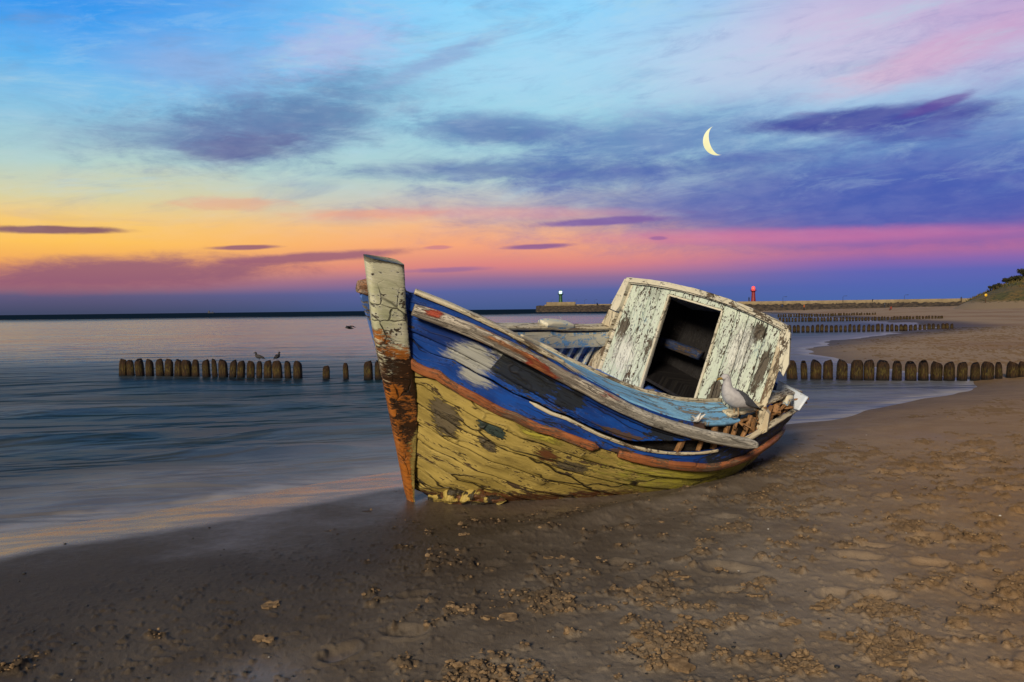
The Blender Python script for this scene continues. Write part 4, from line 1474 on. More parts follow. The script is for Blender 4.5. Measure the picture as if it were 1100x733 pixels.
# crumbling lump of broken keel on the sand under the forefoot
pA = at(470, 533)
pB = at(552, 541)
path = resample([pA, (pA + pB) / 2 + np.array([0, -0.02, 0.0]), pB], 70)
dl = (pB - pA) / np.linalg.norm(pB - pA)
dn_ = np.cross(dl, ZV)
nsec = 30
VV = []
for i, p in enumerate(path):
    k = i / 69
    r_ = 0.15 * (math.sin(math.pi * min(1, 0.10 + 0.95 * k)) ** 0.6) * (1 - 0.45 * k)
    for j in range(nsec):
        an = 2 * math.pi * j / nsec
        nz = 0.55 + 0.9 * float(fbm(np.array([k * 9.0 + 3]), np.array([math.cos(an) * 1.6 + math.sin(an) * 2.3 + 5]), 55, 4)[0])
        VV.append(p + dn_ * (math.cos(an) * r_ * 1.25 * nz) + ZV * (math.sin(an) * r_ * 0.95 * nz + 0.035) - np.array([0.03, 0.06, 0]))
VV = np.array(VV)
uv = np.stack([np.repeat(np.linspace(0, .6, 70), nsec), np.tile(np.linspace(0, .5, nsec), 70)], -1)
zr = {k_: np.zeros(len(VV)) for k_ in ('tar_patch', 'bare')}
zr['rust'] = sstep(fbm(uv[:, 0] * 14, uv[:, 1] * 14, 66, 3), .48, .62) * .7
zr['pale'] = 0 * uv[:, 0]
zr['seam'] = sstep(fbm(uv[:, 0] * 16, uv[:, 1] * 16, 69, 3), .5, .62) * .8
mesh('keel_fragment', VV, [tuple(f_) for f_ in gridf(70, nsec, True)] + [tuple(range(nsec))[::-1], tuple(range(69 * nsec, 70 * nsec))], M['bottom'], boat, uv, zr, smooth=False)

# ------------------------------------------------------------------ gulls
M['gull_body'] = simple('gull grey plumage', (0.46, 0.45, 0.46), 0.85, (0.36, 0.35, 0.365), 25)
M['gull_wing'] = simple('gull dark wing', (0.062, 0.066, 0.078), 0.8, (0.042, 0.045, 0.055), 30)
M['beak'] = simple('gull beak', (0.42, 0.26, 0.045), 0.5)
M['black'] = simple('black', (0.008, 0.008, 0.008), 0.5)
M['leg'] = simple('gull leg', (0.36, 0.25, 0.14), 0.6)
M['bird_dark'] = simple('dark plumage', (0.035, 0.032, 0.034), 0.85)


def ring_body(spine, n=20):
    """spine rows: x, z, half width y, half height; returns a closed lofted body"""
    sp = np.array(spine, float)
    t = np.linspace(0, len(sp) - 1, 60)
    # smooth interpolation through the rows
    out = []
    for c in range(sp.shape[1]):
        y = sp[:, c]
        m_ = np.gradient(y)
        i = np.clip(t.astype(int), 0, len(sp) - 2)
        f = t - i
        h00 = 2 * f ** 3 - 3 * f ** 2 + 1
        h10 = f ** 3 - 2 * f ** 2 + f
        h01 = -2 * f ** 3 + 3 * f ** 2
        h11 = f ** 3 - f ** 2
        out.append(h00 * y[i] + h10 * m_[i] + h01 * y[i + 1] + h11 * m_[i + 1])
    x, z, wy, hz = out
    wy = np.maximum(wy, .002)
    hz = np.maximum(hz, .002)
    tx = np.gradient(x)
    tz = np.gradient(z)
    l = np.hypot(tx, tz)
    nx, nz = -tz / l, tx / l
    V = []
    for i in range(60):
        for j in range(n):
            a = 2 * math.pi * j / n
            V.append((x[i] + nx[i] * hz[i] * math.sin(a), wy[i] * math.cos(a), z[i] + nz[i] * hz[i] * math.sin(a)))
    F = [tuple(f) for f in gridf(60, n, True)] + [tuple(range(n))[::-1], tuple(range(59 * n, 60 * n))]
    return np.array(V), F


def place(V, loc, yaw, s):
    c, k = math.cos(yaw), math.sin(yaw)
    V = np.asarray(V) * s
    return np.stack([V[:, 0] * c - V[:, 1] * k, V[:, 0] * k + V[:, 1] * c, V[:, 2]], -1) + np.array(loc)


def make_gull(name, loc, yaw, s, spine, dark, leg_h):
    g = empty(name, loc)
    V, F = ring_body(spine)
    body = mesh('body', place(V, loc, yaw, s), F, M['bird_dark'] if dark else M['gull_body'], g)
    wm = M['bird_dark'] if dark else M['gull_wing']
    sp = np.array(spine)
    for sg in (1, -1):
        # folded wing: a long leaf lying against the flank
        n, m_ = 26, 9
        W_ = []
        for i in range(n):
            k = i / (n - 1)
            x = 0.055 - 0.335 * k
            zc = np.interp(k, [0, .3, .7, 1], [0.225, 0.185, 0.115, 0.062])
            hw = 0.058 * math.sin(math.pi * min(1, 0.12 + 0.88 * (1 - (1 - k) ** 1.5))) ** 0.8 + 0.004
            fl = np.interp(k, [0, .35, .7, 1], [0.064, 0.084, 0.062, 0.018])
            for j in range(m_):
                q = j / (m_ - 1) * 2 - 1
                W_.append((x + 0.015 * q, sg * (fl * (1 - 0.20 * (q + .2) ** 2) + 0.004), zc + hw * q))
        W_ = np.array(W_)
        W2 = W_ - np.array([0, sg * 0.014, 0])
        f = gridf(n, m_)
        e = []
        for i in range(n - 1):
            for j in (0, m_ - 1):
                a, b = i * m_ + j, (i + 1) * m_ + j
                e.append((a, b, b + n * m_, a + n * m_))
        for j in range(m_ - 1):
            for i in (0, n - 1):
                a, b = i * m_ + j, i * m_ + j + 1
                e.append((a, b, b + n * m_, a + n * m_))
        mesh('wing', place(np.concatenate([W_, W2]), loc, yaw, s), np.concatenate([f, f[:, ::-1] + n * m_, np.array(e)]), wm, g)
        # leg with a webbed foot
        pts = np.array([(-0.01, sg * 0.03, leg_h + 0.05), (-0.015, sg * 0.03, leg_h * .5), (-0.005, sg * 0.03, 0.006)])
        V1, F1, u1 = sweep(resample(pts, 7), (1, 0, 0), (0, 1, 0), rr(.011, .011, .004, 2))
        fv = np.array([(-.012, 0, 0), (.05, .024, 0), (.056, 0, 0), (.05, -.024, 0), (-.012, 0, .010), (.04, .02, .004), (.046, 0, .005), (.04, -.02, .004)]) + np.array([0, sg * .03, 0.001])
        ff = [(3, 2, 1, 0), (4, 5, 6, 7), (0, 1, 5, 4), (1, 2, 6, 5), (2, 3, 7, 6), (3, 0, 4, 7)]
        V2, F2, _ = cat([(V1, F1, u1), (fv, ff, np.zeros((8, 2)))])
        mesh('leg', place(V2, loc, yaw, s), F2, wm if dark else M['leg'], g)
    # beak, from the head ring
    hx, hz = sp[-1, 0], sp[-1, 1]
    bk = [(hx - .012, hz, .013, .014), (hx + .018, hz - .003, .010, .012), (hx + .040, hz - .008, .006, .009), (hx + .052, hz - .016, .002, .003)]
    V, F = ring_body(bk, 10)
    mesh('beak', place(V, loc, yaw, s), F, M['black'] if dark else M['beak'], g)
    if not dark:
        for sg in (1, -1):
            th = np.linspace(0, math.pi, 7)
            ph = np.linspace(0, 2 * math.pi, 11)[:-1]
            T_, P_ = np.meshgrid(th, ph, indexing='ij')
            r_ = .0062
            ev = np.stack([hx - .040 + r_ * np.sin(T_) * np.cos(P_), sg * .0305 + r_ * .6 * np.sin(T_) * np.sin(P_), hz + .010 + r_ * np.cos(T_)], -1).reshape(-1, 3)
            mesh('eye', place(ev, loc, yaw, s), gridf(7, 10, True), M['black'], g)
        ts_ = [(-.20, .088, .030, .012), (-.26, .062, .026, .008), (-.31, .045, .014, .005)]
        V, F = ring_body(ts_, 12)
        mesh('tail', place(V, loc, yaw, s), F, M['black'], g)
    return g


UPRIGHT = [(-.215, .075, .010, .008), (-.16, .100, .045, .030), (-.09, .135, .074, .062), (-.02, .165, .086, .083), (.045, .205, .082, .082),
           (.080, .255, .060, .058), (.086, .305, .041, .042), (.090, .345, .036, .037), (.108, .372, .035, .034), (.134, .370, .022, .022), (.150, .364, .010, .012)]
CROUCH = [(-.215, .150, .010, .008), (-.16, .155, .045, .025), (-.09, .160, .074, .058), (-.02, .165, .086, .075), (.06, .190, .075, .072),
          (.100, .240, .050, .052), (.110, .295, .040, .044), (.118, .330, .038, .038), (.138, .340, .032, .032), (.160, .336, .020, .020), (.175, .330, .010, .012)]
gp = hull(np.array([0.466]), np.array([0.0]))[0] - SIDE * 0.035 + UP * 0.022
tag(make_gull('gull', gp, R(203), 0.98, UPRIGHT, False, 0.055),
    'pale grey gull with dark wings perched on the port rail in front of the wheelhouse', 'gull')

# ------------------------------------------------------------------ groyne posts
M['post'] = None


def post_mat():
    m, t, b = new_mat('wet timber post')
    tc = t.new('ShaderNodeTexCoord')
    oi = t.new('ShaderNodeObjectInfo')
    sp = t.new('ShaderNodeSeparateXYZ')
    t.l.new(tc.outputs['Object'], sp.inputs[0])
    off = t.new('ShaderNodeVectorMath', operation='ADD')
    t.l.new(tc.outputs['Object'], off.inputs[0])
    t.l.new(oi.outputs['Location'], off.inputs[1])
    P = off.outputs[0]
    n = t.noise(t.vmul(P, (9, 9, 2.2)), 1.0, 6, 0.65)
    n2 = t.noise(P, 9.0, 5, 0.65)
    c = t.mix(t.smooth(n, 0.38, 0.66), (0.011, 0.007, 0.005), (0.052, 0.025, 0.010))
    alg = t.mul(t.smooth(n2, 0.44, 0.62), t.mul(t.smooth(sp.outputs[2], 0.08, 0.2), t.smooth(sp.outputs[2], 0.44, 0.30)))
    c = t.mix(t.mul(alg, 0.85), c, (0.095, 0.072, 0.016))
    c = t.mix(t.smooth(sp.outputs[2], 0.10, 0.03), c, (0.010, 0.008, 0.007))
    t.put(b.inputs['Base Color'], c)
    b.inputs['Roughness'].default_value = 0.75
    b.inputs['Specular IOR Level'].default_value = 0.2
    bp = t.new('ShaderNodeBump')
    bp.inputs['Distance'].default_value = 0.03
    t.put(bp.inputs['Height'], n)
    t.l.new(bp.outputs[0], b.inputs['Normal'])
    return m


M['post'] = post_mat()
post_meshes = []
for k in range(8):
    r_ = random.Random(100 + k)
    n, m_ = 16, 16
    V = []
    tilt = r_.uniform(-.25, .25), r_.uniform(-.25, .25)
    topk = r_.choice([0.05, 0.10, 0.16, 0.12])
    for i in range(n):
        q = i / (n - 1)
        z = -0.5 + 1.03 * q
        rad = 0.5 * (1.0 - 0.10 * max(0, z))
        if q > 0.86:
            rad *= math.sqrt(max(0.0, 1 - ((q - 0.86) / 0.15) ** 2)) * 0.55 + 0.45
        for j in range(m_):
            a = 2 * math.pi * j / m_
            sq = 1.0 / max(abs(math.cos(a)), abs(math.sin(a))) ** 0.45
            nz = 0.86 + 0.28 * float(fbm(np.array([math.cos(a) * 1.7 + k * 5]), np.array([math.sin(a) * 1.7 + q * 1.5]), 200 + k, 3)[0])
            zz = z + (q > 0.86) * (tilt[0] * math.cos(a) + tilt[1] * math.sin(a)) * 0.14 * ((q - .86) / .14)
            V.append((math.cos(a) * rad * sq * nz, math.sin(a) * rad * sq * nz, zz))
    F = [tuple(f) for f in gridf(n, m_, True)[:, ::-1]] + [tuple(range(m_))[::-1], tuple(range((n - 1) * m_, n * m_))]
    me = bpy.data.meshes.new('groyne_post')
    me.from_pydata(V, [], F)
    me.polygons.foreach_set('use_smooth', np.ones(len(me.polygons), dtype=bool))
    me.materials.append(M['post'])
    post_meshes.append(me)

ORD = ['first', 'second', 'third', 'fourth', 'fifth', 'sixth', 'seventh', 'eighth', 'ninth', 'tenth', 'eleventh', 'twelfth', 'thirteenth', 'fourteenth',
       'fifteenth', 'sixteenth', 'seventeenth', 'eighteenth', 'nineteenth', 'twentieth']
_t = ['twenty', 'thirty', 'forty', 'fifty', 'sixty']
_tt = ['twentieth', 'thirtieth', 'fortieth', 'fiftieth', 'sixtieth']


def ordinal(i):
    if i < 20:
        return ORD[i]
    n = i + 1
    return _tt[n // 10 - 2] if n % 10 == 0 else _t[n // 10 - 2] + '-' + ORD[n % 10 - 1]


def post(x, y, zb, width, height, label, group, k):
    o = bpy.data.objects.new('groyne_post', post_meshes[k % 8])
    COL.objects.link(o)
    o.location = (x, y, zb)
    r_ = random.Random(k * 31 + 5)
    o.scale = (width, width * r_.uniform(0.85, 1.05), height / 0.53)
    o.rotation_euler = (R(r_.uniform(-3.5, 3.5)), R(r_.uniform(-3.5, 3.5)), R(r_.uniform(-15, 15) + 90 * r_.randint(0, 3)))
    tag(o, label, 'post', group)
    return o


def line_hit(px, A, B):
    """where the sight line's vertical plane meets a ground line A-B"""
    r = ray(px, 340)
    d = np.array([r[0], r[1]])
    e = np.array(B) - np.array(A)
    M_ = np.array([[d[0], -e[0]], [d[1], -e[1]]])
    k = np.linalg.solve(M_, np.array(A))
    return d * k[0]


G1 = 'posts of the nearest timber groyne'
A1, B1, C1_ = (-11.2, 23.9), (-4.0, 21.9), (12.5, 19.1)
lx = [73, 102, 137, 175, 214, 248, 283, 317, 350, 392, 424, 456, 491, 523, 560, 593, 625, 664, 704, 740]
lw = [30, 28, 34, 28, 32, 36, 28, 34, 28, 32, 20, 32, 26, 28, 30, 26, 30, 38, 24, 34]
lt = [93, 97, 93, 95, 95, 94, 96, 96, 96, 95, 93, 96, 98, 100, 101, 102, 98, 100, 101, 102]
post_top = {}
for i, (a, w_, tp) in enumerate(zip(lx, lw, lt)):
    px = 110 + a / 3.548
    p = line_hit(px, A1, B1)
    wd = w_ / 3.548 * p[1] / FPX
    dep = p[1]
    py = 360 + tp / 3.548
    r = ray(px, py)
    ztop = EYE[2] + r[2] * dep / r[1]
    if i == 0:
        lab = 'dark timber post at the seaward left end of the nearest groyne'
    elif i == 19:
        lab = 'lopsided timber post at the right end of the long row left of the boat'
    else:
        lab = ordinal(i) + ' timber post from the left end of the sea groyne left of the boat'
    post(p[0], p[1], 0.0, wd * 0.97, max(0.3, ztop), lab, G1, i)
    post_top[i] = np.array([p[0], p[1], max(0.3, ztop)])
for i, (px, wpx, tpy, lab) in enumerate([(349, 7.5, 393.3, 'short rounded timber stub alone in the water, nearer the long left row'),
                                         (370.5, 6, 390.5, 'thin leaning timber stub alone in the water, nearer the boat'),
                                         (394.7, 9.8, 388.2, 'timber post in the water just left of the boat, left one of a close pair'),
                                         (405.5, 8.5, 388.0, 'timber post touching the boat stem in view, right one of a close pair')]):
    p = line_hit(px, A1, B1)
    r = ray(px, tpy)
    post(p[0], p[1], 0.0, wpx * p[1] / FPX, EYE[2] + r[2] * p[1] / r[1], lab, G1, 31 + i)
rx = [187, 235, 280, 328, 382, 440, 490, 543, 600, 655, 706, 756, 807, 858, 909, 957, 1003, 1056, 1096]
rw = [44, 28, 40, 40, 48, 44, 40, 50, 36, 46, 34, 42, 38, 34, 32, 42, 28, 40, 30]
rt = [397, 400, 397, 395, 395, 395, 395, 397, 400, 402, 398, 402, 403, 403, 405, 402, 404, 402, 402]
for i, (a, w_, tp) in enumerate(zip(rx, rw, rt)):
    px = 800 + a / 3.667
    p = line_hit(px, B1, C1_)
    dep = p[1]
    zb = max(0.0, float(ground_z(np.array([p[0]]), np.array([dep]))[0]) - 0.02)
    r = ray(px, 280 + tp / 3.667 - 0.4)
    ztop = EYE[2] + r[2] * dep / r[1]
    lab = 'rusty brown timber post standing just right of the boat stern' if i == 0 else (
        'timber post cut by the right edge of the picture, last of its row' if i == 18 else ordinal(i) + ' timber post right of the boat stern in the nearest groyne')
    post(p[0], p[1], zb, w_ / 3.667 * dep / FPX * 0.95, max(0.32, ztop - zb), lab, G1, 50 + i)


def far_row(px0, py0, px1, py1, n, htpx, name, group, seed, end_label):
    p0, p1 = at(px0, py0, 0.0), at(px1, py1, 0.25)
    for i in range(n):
        q = i / (n - 1)
        px = px0 + (px1 - px0) * q + random.Random(seed + i).uniform(-.5, .5)
        p = line_hit(px, p0[:2], p1[:2])
        r_ = random.Random(seed * 7 + i)
        zb = max(0.0, float(ground_z(p[0:1], p[1:2])[0]) - 0.05)
        ztop = htpx * p[1] / FPX * r_.uniform(0.88, 1.08)
        sp_ = (px1 - px0) / n * p[1] / FPX
        lab = (ordinal(i) + ' post from the cabin side in ' + name) if i < n - 1 else end_label
        post(p[0], p[1], zb, sp_ * r_.uniform(0.55, 0.78), max(0.18, ztop - zb * 0.6), lab, group, seed + i)


far_row(843, 357.3, 1023, 351.3, 37, 7.6, 'the second groyne row out from the boat', 'posts of the second groyne', 300, 'post buried in sand at the landward end of the second groyne')
far_row(838, 345.9, 1012, 341.6, 52, 4.4, 'the third groyne row, beyond the pool', 'posts of the third groyne', 400, 'post buried in sand at the landward end of the third groyne')
far_row(836, 341.0, 940, 338.0, 38, 3.4, 'the farthest groyne row before the pier', 'posts of the farthest groyne', 500, 'landward end post of the farthest groyne before the pier')

# the two birds resting on the groyne
p = post_top[15]
tag(make_gull('gull', (p[0], p[1], p[2] + 0.02), R(187), 0.66, CROUCH, True, 0.06), 'dark gull sitting sideways on a groyne post left of the boat', 'gull', 'gulls resting on the groyne')
p = post_top[17]
tag(make_gull('gull', (p[0], p[1], p[2] + 0.02), R(70), 0.62, CROUCH, True, 0.06), 'dark gull seen from behind, on the wider post nearer the row end', 'gull', 'gulls resting on the groyne')
# a bird flying low over the water
fb_loc = EYE + ray(375.5, 353) * 42.0
fb = empty('flying_bird', fb_loc)
V, F = ring_body([(-.22, 0, .02, .012), (-.12, .01, .05, .04), (0, .02, .06, .055), (.12, .03, .045, .042), (.18, .035, .03, .028), (.24, .03, .008, .008)], 12)
mesh('body', place(V, fb_loc, R(165), 1.0), F, M['bird_dark'], fb)
for sg in (1, -1):
    wv = np.array([(.10, 0, .04), (-.06, 0, .04), (.08, sg * .22, .14), (-.07, sg * .22, .13), (-.02, sg * .5, .05), (-.10, sg * .5, .045)])
    wv2 = wv - np.array([0, 0, .014])
    ff = [(0, 1, 3, 2), (2, 3, 5, 4), (8, 9, 7, 6), (10, 11, 9, 8), (0, 2, 8, 6), (2, 4, 10, 8), (3, 1, 7, 9), (5, 3, 9, 11), (4, 5, 11, 10), (1, 0, 6, 7)]
    mesh('wing', place(np.concatenate([wv, wv2]), fb_loc, R(165), 1.0), ff, M['bird_dark'], fb)
tag(fb, 'small dark bird flying low over the sea left of the boat stem', 'bird')

# ------------------------------------------------------------------ piers, lighthouses
def rock_mat():
    m, t, b = new_mat('pier rocks')
    g = t.new('ShaderNodeNewGeometry')
    n = t.voro(g.outputs['Position'], 0.75, 'F1')
    n2 = t.noise(g.outputs['Position'], 1.6, 5, 0.65)
    c = t.mix(t.smooth(n, 0.1, 0.75), (0.10, 0.072, 0.046), (0.018, 0.013, 0.010))
    c = t.mix(t.smooth(n2, 0.42, 0.62), c, (0.06, 0.042, 0.028))
    t.put(b.inputs['Base Color'], c)
    b.inputs['Roughness'].default_value = 0.9
    return m


M['rocks'] = rock_mat()
M['pierwall'] = simple('pale pier wall', (0.27, 0.205, 0.115), 0.85, (0.20, 0.15, 0.085), 0.5)


def pier(pts, wtop, wbase, ztop, zwall, label, hw=1.2):
    pts = resample(pts, 160)
    T = np.gradient(pts, axis=0)
    T /= np.linalg.norm(T, axis=1, keepdims=True)
    s = np.stack([-T[:, 1], T[:, 0], 0 * T[:, 0]], -1)
    o = empty('stone_pier', (pts[0][0], pts[0][1], 0))
    prof = [(-wbase, -2.0), (-wbase * .98, 0.1), (-wbase * .72, ztop * .5), (-wtop, ztop), (0, ztop + .1), (wtop, ztop), (wbase * .72, ztop * .5), (wbase * .98, .1), (wbase, -2)]
    prof = resample(prof, 34)
    G = pts[:, None, :] + s[:, None, :] * prof[None, :, 0:1] + ZV * prof[None, :, 1:2]
    nz = fbm(np.arange(160)[:, None] * 0.9 + 0 * prof[None, :, 0], prof[None, :, 0] * 0.8 + 0 * np.arange(160)[:, None], 77, 3) - 0.5
    G = G + ZV * (nz * 1.5)[..., None] + s[:, None, :] * (nz * 1.2)[..., None]
    k = 34
    F = [tuple(f) for f in gridf(160, k)] + [tuple(range(k)), tuple(range(159 * k, 160 * k))[::-1]]
    mesh('rock_slope', G.reshape(-1, 3), F, M['rocks'], o, smooth=False)
    V, F, uv = sweep(pts[4:-1] + ZV * ((ztop + zwall) / 2 + .1), s[4:-1], ZV, rr(hw * 2, zwall - ztop + .6, .1, 1), 0.02, 1.5, 5)
    mesh('parapet', V, F, M['pierwall'], o)
    return tag(o, label, 'pier')


DL, DR = 470.0, 300.0


def at_depth(px, d, z=0.0):
    r = ray(px, 330)
    p = EYE + r * (d / r[1])
    p[2] = z
    return p


def z_at(px, py, d):
    r = ray(px, py)
    return EYE[2] + r[2] * d / r[1]


pier([at_depth(576, DL), at_depth(640, DL), at_depth(760, DL + 10), at_depth(900, DL + 30)], 3.2, 9.0, 3.2, z_at(640, 327.6, DL), 'dark rock pier with pale parapet carrying the green lighthouse')
pier([at_depth(742, DR), at_depth(850, DR - 5), at_depth(965, DR - 18), at_depth(1075, DR - 40)], 2.8, 7.0, 2.3, z_at(850, 324.6, DR - 5), 'long rock pier with pale parapet running out from the beach, with red lighthouse')
# raised block at the seaward end of the far pier
pp = np.array([at_depth(587, DL - 1, 4.3), at_depth(618, DL - 1, 4.3)])
V, F, uv = sweep(resample(pp, 12), (0, 1, 0), ZV, rr(4.5, 2.2, .15, 1), .03, 1, 3)
tag(mesh('pier_platform', V, F, M['pierwall'], None, origin=pp[0]), 'low pale concrete block on the pier under the green lighthouse', 'platform')
M['green'] = simple('green tower paint', (0.012, 0.085, 0.022), 0.5, (0.010, 0.065, 0.018), 1)
M['redp'] = simple('red tower paint', (0.24, 0.012, 0.016), 0.5, (0.17, 0.008, 0.012), 1)
M['glow_white'] = simple('lit lantern', (0.8, 0.9, 0.9), 0.4, emit=(0.62, 0.95, 0.92), estr=1.3)
M['glow_red'] = simple('lit red lantern', (0.8, 0.1, 0.1), 0.4, emit=(1.0, 0.07, 0.05), estr=1.1)


def lathe(c, prof, n=20):
    V = []
    for r_, z in prof:
        for j in range(n):
            a = 2 * math.pi * j / n
            V.append((c[0] + r_ * math.cos(a), c[1] + r_ * math.sin(a), c[2] + z))
    k = len(prof)
    return np.array(V), [tuple(f) for f in gridf(k, n, True)[:, ::-1]] + [tuple(range(n))[::-1], tuple(range((k - 1) * n, k * n))]


def lighthouse(px, py0, py1, d, mat, glow, label):
    z0, z1 = z_at(px, py0, d), z_at(px, py1, d)
    c = at_depth(px, d, z0)
    H = z1 - z0
    o = empty('lighthouse', c)
    V, F = lathe(c, [(.175 * H, -0.05), (.175 * H, .02 * H), (.145 * H, .05 * H), (.115 * H, .40 * H), (.105 * H, .62 * H), (.13 * H, .68 * H), (.19 * H, .70 * H), (.19 * H, .73 * H), (.06 * H, .735 * H)])
    mesh('tower', V, F, mat, o, smooth=False)
    rl = []
    for k in range(10):
        a = 2 * math.pi * k / 10
        p = c + np.array([math.cos(a) * .18 * H, math.sin(a) * .18 * H, .73 * H])
        rl.append(sweep(np.array([p, p + ZV * .08 * H]), (1, 0, 0), (0, 1, 0), rr(.012 * H, .012 * H, .004 * H, 1)))
    ring = [c + np.array([math.cos(a) * .18 * H, math.sin(a) * .18 * H, .81 * H]) for a in np.linspace(0, 2 * math.pi, 25)]
    rl.append(sweep(np.array(ring), np.array([r_ - c - ZV * .81 * H for r_ in ring]) / (.18 * H), ZV, rr(.014 * H, .014 * H, .004 * H, 1)))
    V, F, uv = cat(rl)
    mesh('gallery_rail', V, F, mat, o)
    V, F = lathe(c, [(.085 * H, .737 * H), (.105 * H, .78 * H), (.105 * H, .90 * H), (.08 * H, .93 * H)])
    mesh('lantern', V, F, glow, o)
    V, F = lathe(c, [(.12 * H, .932 * H), (.07 * H, .97 * H), (.015 * H, 1.0 * H)])
    mesh('lantern_roof', V, F, glow if glow is M['glow_red'] else mat, o)
    return tag(o, label, 'lighthouse')


lighthouse(602.3, 327.6, 311.6, DL - 1, M['green'], M['glow_white'], 'slim green lighthouse with white light at the end of the far pier')
lighthouse(809.3, 325.0, 307.5, DR + 2, M['redp'], M['glow_red'], 'slim red lighthouse with glowing red lantern on the long pier')
M['metal'] = simple('dark lamp metal', (0.035, 0.04, 0.055), 0.6)


def lamp_post(px, pyt, pyb, d, label):
    z0, z1 = z_at(px, pyb, d), z_at(px, pyt, d)
    c = at_depth(px, d, z0)
    o = empty('lamp_post', c)
    pth = resample([c - ZV * .3, c + ZV * (z1 - z0) * .92, c + ZV * (z1 - z0) + np.array([.25, 0, 0]), c + ZV * (z1 - z0) + np.array([.9, 0, .05])], 14)
    V, F, uv = sweep(pth, (0, 1, 0), (0.7, 0, .7), rr(.13, .13, .04, 1))
    mesh('pole', V, F, M['metal'], o)
    h = c + ZV * (z1 - z0) + np.array([1.05, 0, .02])
    V, F, uv = sweep(np.array([h - np.array([.3, 0, 0]), h + np.array([.3, 0, 0])]), (0, 1, 0), ZV, rr(.3, .14, .05, 2))
    mesh('lamp_head', V, F, M['metal'], o)
    tag(o, label, 'lamp post', 'lamp posts along the piers')


for i, (px, t_) in enumerate([(592, 322.6), (609.5, 322.4), (617.5, 322.4), (628, 322.2), (639, 322.0), (655.5, 321.8)]):
    lamp_post(px, t_, 327.5, DL - .5, ['thin lamp post left of the green lighthouse', 'thin lamp post just right of the green lighthouse', 'second thin lamp post right of the green lighthouse',
                                       'third thin lamp post right of the green lighthouse', 'thin lamp post on the far pier near the seated figure', 'thin lamp post on the far pier closest to the boat cabin'][i])
for i, (px, t_) in enumerate([(841, 319.0), (905.5, 318.2), (971.5, 317.0)]):
    lamp_post(px, t_, 324.0 - i * 0.6, DR - 8 - 6 * i, ['thin lamp post on the long pier nearest the red lighthouse', 'thin lamp post midway along the long pier', 'thin lamp post at the beach end of the long pier'][i])

# ------------------------------------------------------------------ people
def person(loc, hgt, yaw, top, leg, pose, label):
    """one continuous skinned figure"""
    o = empty('person', loc)
    me = bpy.data.meshes.new('body')
    s = hgt / 1.72
    if pose == 'sit':
        J = [(0, 0, .30), (0, .02, .55), (0, .04, .82), (0, .05, .90), (0, .07, 1.02), (.09, .02, .30), (.11, -.38, .38), (.11, -.40, .04), (-.09, .02, .30), (-.11, -.36, .40), (-.11, -.44, .04),
             (.19, .03, .78), (.24, -.06, .55), (.16, -.28, .46), (-.19, .03, .78), (-.24, -.06, .55), (-.16, -.28, .46)]
    else:
        st = .16 if pose == 'walk' else .03
        J = [(0, 0, .95), (0, 0, 1.20), (0, 0, 1.42), (0, 0, 1.52), (0, -.02, 1.64), (.09, 0, .90), (.10, -st * .6, .50), (.10, -st, .05), (-.09, 0, .90), (-.10, st * .4, .50), (-.10, st, .05),
             (.19, 0, 1.40), (.23, st * .7, 1.13), (.22, st * .5 - .06, .88), (-.19, 0, 1.40), (-.23, -st * .7, 1.13), (-.22, -st * .8 - .06, .88)]
    E_ = [(0, 1), (1, 2), (2, 3), (3, 4), (0, 5), (5, 6), (6, 7), (0, 8), (8, 9), (9, 10), (2, 11), (11, 12), (12, 13), (2, 14), (14, 15), (15, 16)]
    rad = [.15, .15, .16, .06, .105, .10, .07, .05, .10, .07, .05, .075, .055, .04, .075, .055, .04]
    c, k = math.cos(yaw), math.sin(yaw)
    V = [((x * c - y * k) * s, (x * k + y * c) * s, z * s) for x, y, z in J]
    me.from_pydata(V, E_, [])
    me.materials.append(top)
    b = bpy.data.objects.new('body', me)
    COL.objects.link(b)
    b.parent = o
    md = b.modifiers.new('skin', 'SKIN')
    sv = me.skin_vertices[0].data
    for i, r_ in enumerate(rad):
        sv[i].radius = (r_ * s, r_ * s)
        sv[i].use_root = (i == 0)
    md.use_smooth_shade = True
    sb = b.modifiers.new('sub', 'SUBSURF')
    sb.levels = sb.render_levels = 1
    # trousers as their own clothing
    tr = []
    for a, b_, d in ((5, 6, 7), (8, 9, 10)):
        p = resample(np.array([V[0], V[a], V[b_], V[d]]) + np.array(loc), 10)
        ss = np.stack([rr(q * s, q * s, q * s * .45, 3) for q in np.interp(np.arange(10), [0, 2, 6, 9], [.24, .23, .17, .13])])
        tr.append(sweep(p, (c, k, 0), (0.3 * -k, 0.3 * c, .95) if pose == 'sit' else (-k, c, 0), ss))
    V_, F_, u_ = cat(tr)
    mesh('trousers', V_, F_, leg, o)
    tag(o, label, 'person')
    return o


cl = {k: simple(k + ' clothes', v, 0.85) for k, v in dict(dark=(.012, .012, .016), brown=(.05, .03, .02), orange=(.55, .14, .03), red=(.28, .045, .03), blue=(.02, .06, .2), grey=(.12, .12, .13), jean=(.02, .025, .045)).items()}
BASEZ = lambda px, d: z_at(px, 0, d)


def stand_on_beach(px, py):
    for d_ in np.arange(40.0, 285.0, 1.0):
        q = at_depth(px, d_)
        g_z = float(ground_z(q[0:1], q[1:2])[0])
        if z_at(px, py, d_) <= g_z:
            break
    q[2] = max(z_at(px, py, d_), g_z)
    return q


